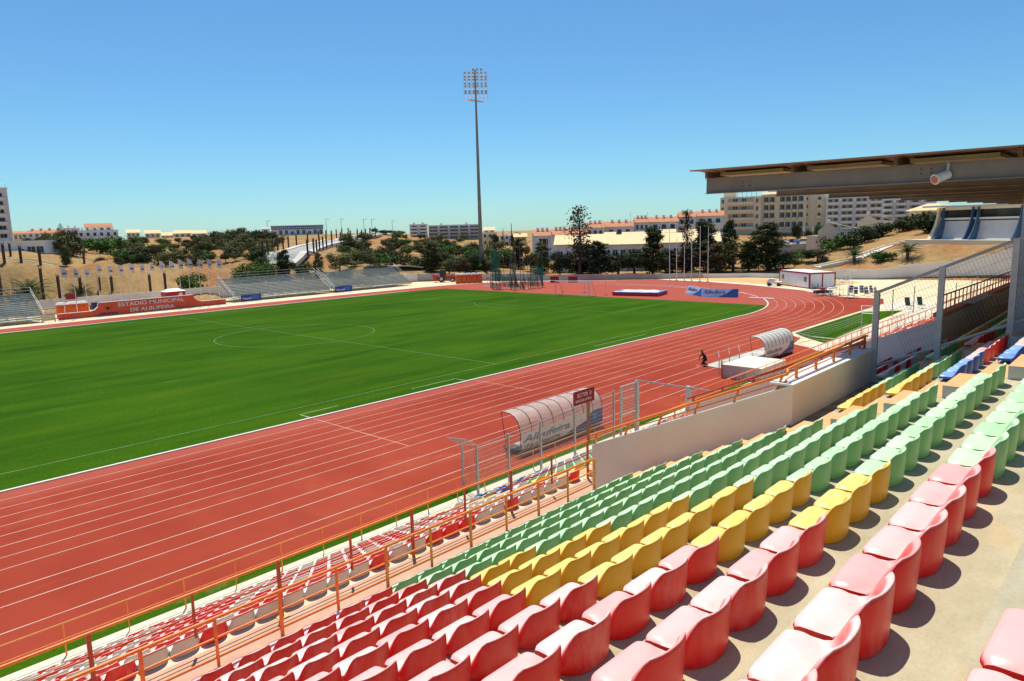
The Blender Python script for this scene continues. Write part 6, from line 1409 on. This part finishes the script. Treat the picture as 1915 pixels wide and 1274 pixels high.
# flats with dark balconies
def flats(label, x0, x1, yb, yt, D, cols, wall, name='apartment_block', floors=4, side=True, dark=False, D2=None, top=None, group=None):
    b = Bld(name, label, x0, x1, yb, D, D2, 'apartment block', group=group); Hh = b.zz(yt); b.box('walls', 0, b.W, 0, 13, -5, Hh, wall); r_ = b.box('parapet', -.2, b.W+.2, -.2, 13.2, Hh, Hh+.5, wall)
    for k in range(max(2, cols//2)): chim(r_, b.W*(k+.5)/max(2, cols//2), 3, Hh+.4, 1.6); 
    fh = Hh/floors
    for f in range(floors):
        for c in range(cols):
            w_ = b.W/cols; z = fh*f+.1
            part('recess_shade', MB().box(w_*(c+.10), -.04, z+.1, w_*(c+.90), -.002, z+fh*.82), m_shadeglass if dark else M_REC, b.t)
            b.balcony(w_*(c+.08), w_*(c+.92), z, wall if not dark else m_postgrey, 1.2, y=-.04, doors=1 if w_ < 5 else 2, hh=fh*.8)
    return b
M_REC = M('shaded_recess_plaster', (.42, .36, .26), .85, .08, 1)  # darker plaster tone: recess shade painted onto flat panels behind the balconies
flats('pale flats with dark balconies on the crest left of the mast', 802, 897, 448, 422, 400, 5, m_bluewhite, dark=True, floors=4); flats('smaller pale flats at the left end of the crest group', 767, 800, 446, 421, 400, 2, m_bluewhite, dark=False, floors=4)
house('house', 'cream stepped house just right of the mast', 903, 930, 460, 436, 345, 345, 2, 3, m_cream, None, balc=True, chims=1); house('house', 'white house behind the left part of the throwing cage', 935, 962, 462, 441, 345, 345, 2, 3, m_white, None, balc=True, chims=1)
house('house', 'bright yellow house behind the throwing cage', 962, 985, 464, 443, 325, 325, 2, 2, M('yellow_plaster', (.66, .50, .16), .85, .08, 1), m_sandroof, 1.5, chims=1)
house('house', 'cream house above the yellow house', 905, 925, 440, 431, 370, 370, 1, 2, m_cream, m_sandroof, 1.6)
# terrace of white houses with orange roofs
tr_ = [(998, 1033, 478, 441, 228, 'gable end house of the terrace behind the cage'), (1033, 1064, 478, 439, 228, 'second house of the orange roofed terrace'), (1066, 1096, 474, 436, 240, 'third house of the orange roofed terrace behind the thin tree'), (1096, 1130, 462, 426, 250, 'fourth house of the terrace with a small glazed loggia'),
       (1132, 1184, 460, 424, 256, 'fifth house of the terrace with three dark doorways'), (1186, 1214, 458, 416, 262, 'sixth house of the terrace, taller, with a glazed loggia'), (1214, 1268, 458, 415, 268, 'seventh house of the terrace left of the thin rust tree'), (1268, 1300, 456, 406, 272, 'eighth house of the terrace, narrow and tall'), (1300, 1352, 456, 404, 276, 'last house of the terrace beside the hotel')]
for k, (x0, x1, yb, yt, D, lb) in enumerate(tr_):
    b = Bld('terrace_house', lb, x0, x1, yb, D, D, 'house', group='orange roofed terrace houses'); Hh = b.zz(yt); dep = 10
    b.box('walls', 0, b.W, 0, dep, -5, Hh, m_white if k % 2 else m_bluewhite); r_ = b.gable(0, b.W, -.6, dep, Hh+.003, 1.9, m_tile, .3)
    b.box('party_wall', -.35, -.002, -1.3, dep+.4, -5, Hh+1.0, m_white)
    for c in range(3): chim(r_, b.W*(.25+.25*c), dep*.35, Hh+1.2)
    if k < 3:
        for x, w_ in ((.30, 1.6), (.62, .7)): b.win(b.W*x, b.W*x+w_*1.3, Hh*.55, Hh*.85)
    else:
        b.balcony(b.W*.06, b.W*.96, Hh-3.2, m_white, 1.5, doors=3, hh=2.5)
        part('lower_roof', MB().hexa([(0, -2.6, Hh-4.6), (b.W*.5, -2.6, Hh-4.6), (b.W*.5, -.003, Hh-4.1), (0, -.003, Hh-4.1)], [(0, -2.6, Hh-4.5), (b.W*.5, -2.6, Hh-4.5), (b.W*.5, -.003, Hh-3.9), (0, -.003, Hh-3.9)]), m_tile, b.t)
        b.box('lower_walls', .1, b.W*.5-.1, -2.3, -.003, -5, Hh-4.6, m_white)
        for c in range(3): b.win(b.W*(.05+.15*c), b.W*(.05+.15*c)+.9, Hh-6.3, Hh-5.1, -2.3)
# long low cream roofed building behind the trees
for x0, x1, yb, yt, D, lb in ((1040, 1135, 522, 458, 186, 'low white building with cream roof behind the thin tree'), (1128, 1215, 522, 458, 190, 'long cream roofed building behind the dark clump trees'), (1236, 1345, 522, 454, 192, 'long cream roofed building behind the six flagpoles')):
    b = Bld('long_building', lb, x0, x1, yb, D, D, 'building', base=0); Hh = b.zz(yt); b.box('walls', 0, b.W, 0, 12, -2, Hh, m_bluewhite)
    part('roof', MB().hexa([(-.5, -.8, Hh), (b.W+.5, -.8, Hh), (b.W+.5, 13, Hh+2.3), (-.5, 13, Hh+2.3)], [(-.5, -.8, Hh+.18), (b.W+.5, -.8, Hh+.18), (b.W+.5, 13, Hh+2.5), (-.5, 13, Hh+2.5)]), m_sandroof, b.t)
    for f in range(2):
        for c in range(6): x = b.W*(c+.3)/6; b.win(x, x+1.2, .9+f*3.4, 2.3+f*3.4)
    b.box('lower_cream_wing', b.W*.2, b.W*.5, -3, -.003, -2, 4.0, m_cream); b.win(b.W*.25, b.W*.25+1.2, .2, 2.3, -3); b.win(b.W*.38, b.W*.38+1.1, 1, 2.3, -3)
for k, (x0, x1, yb, yt) in enumerate(((1132, 1150, 446, 441), (1165, 1205, 447, 440), (1236, 1262, 441, 436), (1285, 1302, 441, 436))):
    house('house', f"small cream rooftop between the terrace and the long building, {ORD(k+1)} from the left", x0, x1, yb+10, yt, 222, 222, 1, 2, m_cream, m_sandroof, 1.0, dep=6, group='small cream rooftops')
# hotel
b = Bld('hotel', 'large beige hotel with stacked balconies and a rooftop sign frame', 1345, 1548, 446, 322, 322, 'hotel'); Hh = b.zz(366); W_ = b.W; X = lambda px: (px-1345)/203*W_
b.box('left_wing', X(1346), X(1424), 0, 20, -6, Hh, m_beige); b.box('middle_wing', X(1424)+.002, X(1508), 2, 20, -6, Hh+.4, m_beige); b.box('right_wing', X(1508)+.002, X(1548), 5, 20, -6, Hh+.2, m_beige)
fh = Hh/5.4
for f in range(4):
    z = Hh-fh*(f+1)+.5-(.6 if f == 3 else 0)
    part('recess_shade', MB().box(X(1361), -.06, z+.1, X(1410), -.002, z+fh*.66), M_REC, b.t); b.balcony(X(1360), X(1411), z-.4, m_beige, 1.4, y=-.06, doors=0, h=1.6)
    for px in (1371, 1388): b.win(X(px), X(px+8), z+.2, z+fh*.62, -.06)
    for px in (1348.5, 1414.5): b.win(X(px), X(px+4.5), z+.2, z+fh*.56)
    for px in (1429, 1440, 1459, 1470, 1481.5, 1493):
        part('recess_shade', MB().box(X(px), 1.94, z-.2, X(px+9), 1.998, z+fh*.68), m_shadeglass, b.t); b.balcony(X(px), X(px+9), z-.5, m_beige, .9, y=1.94, doors=0, h=.9); b.win(X(px+4.5), X(px+8.5), z+.1, z+fh*.6, 1.93, False)
    b.balcony(X(1506), X(1513), z-.4, m_beige, 1.4, y=5, doors=1, h=1.3); b.balcony(X(1527), X(1537), z-.4, m_beige, 1.2, y=5, doors=1, h=1.3)
r_ = part('pergola_roof', MB().hexa([(X(1424), 0, Hh+.4), (X(1504), 0, Hh+.4), (X(1504), 8, Hh+1.6), (X(1424), 8, Hh+1.6)], [(X(1424), 0, Hh+.6), (X(1504), 0, Hh+.6), (X(1504), 8, Hh+1.8), (X(1424), 8, Hh+1.8)]), M('pale_pergola', (.70, .62, .46), .8, 0, .35, col2=(.5, .40, .26)), b.t)
b.box('roof_block', X(1351), X(1375), 4, 12, Hh, Hh+2.0, m_beige); b.box('roof_block', X(1436), X(1452), 9, 14, Hh+.4, Hh+3.4, m_beige)
mb = MB()
for k in range(5): x = X(1378+k*9); mb.tube((x, 6, Hh), (x, 6, Hh+4.2), .10, 4)
for k in range(14): x = X(1362+k*4.6); mb.box(x-.35, 5.9, Hh+4.1, x+.35, 6.1, Hh+4.7) if k % 3 != 2 else None
for k in range(4): x = X(1376+k*8); mb.box(x-.4, 5.9, Hh+2.6, x+.4, 6.1, Hh+3.2)
part('sign_frame', mb, m_postgrey, b.t)
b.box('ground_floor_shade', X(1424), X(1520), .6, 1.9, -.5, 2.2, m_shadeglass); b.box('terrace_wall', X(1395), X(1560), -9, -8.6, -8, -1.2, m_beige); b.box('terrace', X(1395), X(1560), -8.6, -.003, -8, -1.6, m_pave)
for k, px in enumerate((1503, 1520, 1541)):
    P = at(px, 432, 310); t = thing('parasol', f"{'closed' if k < 2 else 'open'} white parasol on the hotel terrace, {ORD(k+1)} from the left", 'parasol', P, 0, 'parasols on the hotel terrace'); part('pole', MB().tube((0, 0, -2.2), (0, 0, .4), .05, 5), m_white, t); part('canopy', MB().lathe((0, 0, 0), [(1.4 if k == 2 else .3, 0), (.05, .6 if k == 2 else 1.6)], 8), m_white, t)
# blue-white flats
b = flats('cool white block of flats right of the hotel', 1543, 1649, 440, 369, 318, 4, m_bluewhite, floors=6); flats('cool white block of flats under the roof edge, farther right', 1645, 1748, 436, 372, 335, 4, m_bluewhite, floors=6)
# gabled cream houses
def ghouse(label, xL, xM, xR, yb, yt, D, wall, roof):
    b = Bld('gabled_house', label, xL, xR, yb, D, D, 'house'); Hh = b.zz(yt); xm = b.W*(xM-xL)/(xR-xL)
    b.box('walls', 0, b.W, 0, 9, -5, Hh*.72, wall); b.gable(0, xm*1.0, 0, 9, Hh*.72, Hh*.30, wall, .002, 'y'); part('main_roof', MB().hexa([(xm*.5, -.3, Hh*1.0), (b.W+.5, -.3, Hh*.72+.05), (b.W+.5, 9.3, Hh*.72+.05), (xm*.5, 9.3, Hh*1.0)], [(xm*.5, -.3, Hh*1.03), (b.W+.5, -.3, Hh*.75+.08), (b.W+.5, 9.3, Hh*.75+.08), (xm*.5, 9.3, Hh*1.03)]), roof, b.t)
    part('porch_roof', MB().hexa([(xm, -3, Hh*.38), (b.W+.8, -3, Hh*.38), (b.W+.8, -.004, Hh*.45), (xm, -.004, Hh*.45)], [(xm, -3, Hh*.40), (b.W+.8, -3, Hh*.40), (b.W+.8, -.004, Hh*.48), (xm, -.004, Hh*.48)]), roof, b.t)
    for k in range(3): x = xm+(b.W-xm)*(k+.5)/3; b.win(x-.4, x+.4, Hh*.52, Hh*.66)
    chim(b.t, xm*.5, 4, Hh*.98); return b
m_rough = M('rough_cream_wall', (.60, .54, .42), .95, 0, 2.5, col2=(.70, .64, .50), bump=.6, detail=8)
ghouse('cream gabled house with yellow roof at the edge of the brown bank', 1528, 1568, 1606, 468, 417, 222, m_rough, m_sandroof); ghouse('cream house with brown chimney behind the gabled house', 1602, 1642, 1676, 446, 402, 262, m_cream, m_sandroof)
b = Bld('garden_shed', 'low cream annex left of the gabled house', 1508, 1530, 458, 226, 224, 'annex'); b.box('walls', 0, b.W, 0, 5, -4, b.zz(441), m_rough)
b = Bld('villa', 'cream hip roofed villa left of the curved pavilion', 1690, 1762, 440, 268, 262, 'villa'); Hh = b.zz(394); b.box('walls', b.W*.1, b.W, 0, 10, -5, Hh, m_cream); b.box('lower_walls', 0, b.W*.9, -3, -.003, -5, Hh*.45, m_cream)
part('roof', MB().hexa([(b.W*.03, -1, Hh), (b.W+.8, -1, Hh), (b.W+.8, 11, Hh), (b.W*.03, 11, Hh)], [(b.W*.4, 4, Hh+2.2), (b.W*.7, 4, Hh+2.2), (b.W*.7, 6, Hh+2.2), (b.W*.4, 6, Hh+2.2)]), m_sandroof, b.t)
part('lower_roof', MB().hexa([(-.8, -3.8, Hh*.45), (b.W*.95, -3.8, Hh*.45), (b.W*.95, -.004, Hh*.45), (-.8, -.004, Hh*.45)], [(.8, -2.6, Hh*.45+.8), (b.W*.9, -2.6, Hh*.45+.8), (b.W*.9, -.004, Hh*.45+.8), (.8, -.004, Hh*.45+.8)]), m_sandroof, b.t)
for x in (.2, .45, .75): b.win(b.W*x, b.W*x+1.3, Hh*.6, Hh*.82); b.win(b.W*x, b.W*x+1.2, Hh*.1, Hh*.28, -3)
# curved pavilion
b = Bld('curved_pavilion', 'curved white and glass pavilion with blue fins on top of the brown bank', 1755, 1960, 447.5, 186, 170, 'pavilion'); W_ = b.W; Hh = b.zz(384); X = lambda px: (px-1755)/205*W_
m_bfin = M('blue_fin', (.05, .11, .20), .5, .15, 1); m_pav = M('pavilion_white', (.60, .58, .56), .6, .05, 1)
def curve(f): return -1.9*(1-f)**2.2
def fin(px, wd, mat, nm='fin', y=-.9):
    mb = MB(); n = 8; A = []; 
    for k in range(n+1): f = k/n; A.append((X(px)-curve(f)*0, y+curve(f)*.9-.5*(1-f)**2, Hh*.98*f))
    for a, c in zip(A, A[1:]):
        wa = wd*(1+.9*(1-a[2]/Hh)**2); wc = wd*(1+.9*(1-c[2]/Hh)**2)
        mb.hexa([(a[0]-wa, a[1], a[2]), (a[0]+wa, a[1], a[2]), (a[0]+wa, .2, a[2]), (a[0]-wa, .2, a[2])], [(c[0]-wc, c[1], c[2]), (c[0]+wc, c[1], c[2]), (c[0]+wc, .2, c[2]), (c[0]-wc, .2, c[2])])
    part(nm, mb, mat, b.t)
mb = MB(); n = 10; za = [Hh*.56*k/n for k in range(n+1)]; mb.strip([(X(1757), -.2-.9*(1-k/n)**2, z) for k, z in enumerate(za)], [(W_, -.2-.9*(1-k/n)**2, z) for k, z in enumerate(za)], 0, True); part('curved_panel', mb, m_pav, b.t)
b.box('core', X(1757), W_, .0, 9, -1, Hh*.98, m_pav); b.box('dark_gap', X(1757), W_, -.2, -.01, Hh*.56, Hh*.60, m_dark); b.box('band', X(1757), W_, -.45, -.01, Hh*.601, Hh*.66, m_white); b.box('glass_band', X(1759), W_, -.25, -.01, Hh*.661, Hh*.90, M('pavilion_glass', (.03, .025, .018), .06, 0)); b.box('top_band', X(1757), W_, -.4, -.01, Hh*.901, Hh*.99, m_cream)
fin(1757.5, .25, m_cream, 'end_fin'); fin(1768, .09, m_bfin); fin(1828, .09, m_bfin); fin(1839, .09, m_bfin); fin(1918, .09, m_bfin)
b.box('forecourt', X(1712), W_+4, -4, 1.0, -5, -.06, m_cream); b.box('roof', X(1735), X(1773), -2.5, 9, Hh*.99+.1, Hh*.99+.45, m_white); b.box('roof_main', X(1773)+.01, W_, -.8, 9, Hh*.991, Hh*.99+.3, m_pav)
# parked cars
def car(P, rz, col, label):
    t = thing('parked_car', label, 'car', P, rz, 'cars parked below the hotel'); body = MB().box(-2.1, -.85, .3, 2.1, .85, .8); 
    part('body', body.hexa([(-1.5, -.8, .8), (1.2, -.8, .8), (1.2, .8, .8), (-1.5, .8, .8)], [(-1.1, -.68, 1.4), (.6, -.68, 1.4), (.6, .68, 1.4), (-1.1, .68, 1.4)]), col, t)
    part('windows', MB().hexa([(-1.42, -.81, .85), (1.08, -.81, .85), (1.08, .81, .85), (-1.42, .81, .85)], [(-1.12, -.7, 1.3), (.66, -.7, 1.3), (.66, .7, 1.3), (-1.12, .7, 1.3)]), m_glass, t)
    for x in (-1.3, 1.3):
        for y in (-.9, .72): part('wheel', MB().tube((x, y, .32), (x, y+.18, .32), .32, 10), m_dark, t)
m_carred = M('car_red', (.40, .02, .03), .3, 0); m_carblue = M('car_blue', (.12, .18, .36), .3, 0)
mb = MB(); PA = [at(1455, 457, 232), at(1478, 457, 230), at(1515, 450, 236), at(1490, 447, 250), at(1455, 449, 250)]; zc = min(p[2] for p in PA)
mb.poly([(p[0], p[1]) for p in PA], zc-6, zc, 0); tag(mb.obj('car_park', m_asph), None, kind='structure')
for k, (px, py, c, lb) in enumerate(((1470, 455, m_white, 'white car parked left of the red car below the hotel'), (1482, 457, m_carred, 'red car parked on the slope below the hotel'), (1489, 452, m_carblue, 'blue grey car parked behind the red car'), (1501, 452, m_white, 'white car parked right of the blue grey car'))):
    P = at(px, py, 236); P[2] = zc+.01; car(P, .4+math.pi/2*(k % 2), c, lb)
# signature: antennas
for k, (px, py, D) in enumerate(((1057, 428, 232), (1125, 412, 250), (1211, 398, 262), (1290, 392, 270), (1179, 399, 256), (176, 424, 320), (58, 426, 350))):
    P = at(px, py+8, D); t = thing('roof_aerial', f"thin television aerial standing above the roofs, {ORD(k+1)} of seven", 'aerial', P, 0, 'television aerials above the roofs'); part('mast', MB().tube((0, 0, -4), (0, 0, 1.6), .04, 4).tube((-.6, 0, 1.3), (.6, 0, 1.3), .03, 4).tube((-.4, 0, .9), (.4, 0, .9), .03, 4), m_steel, t)
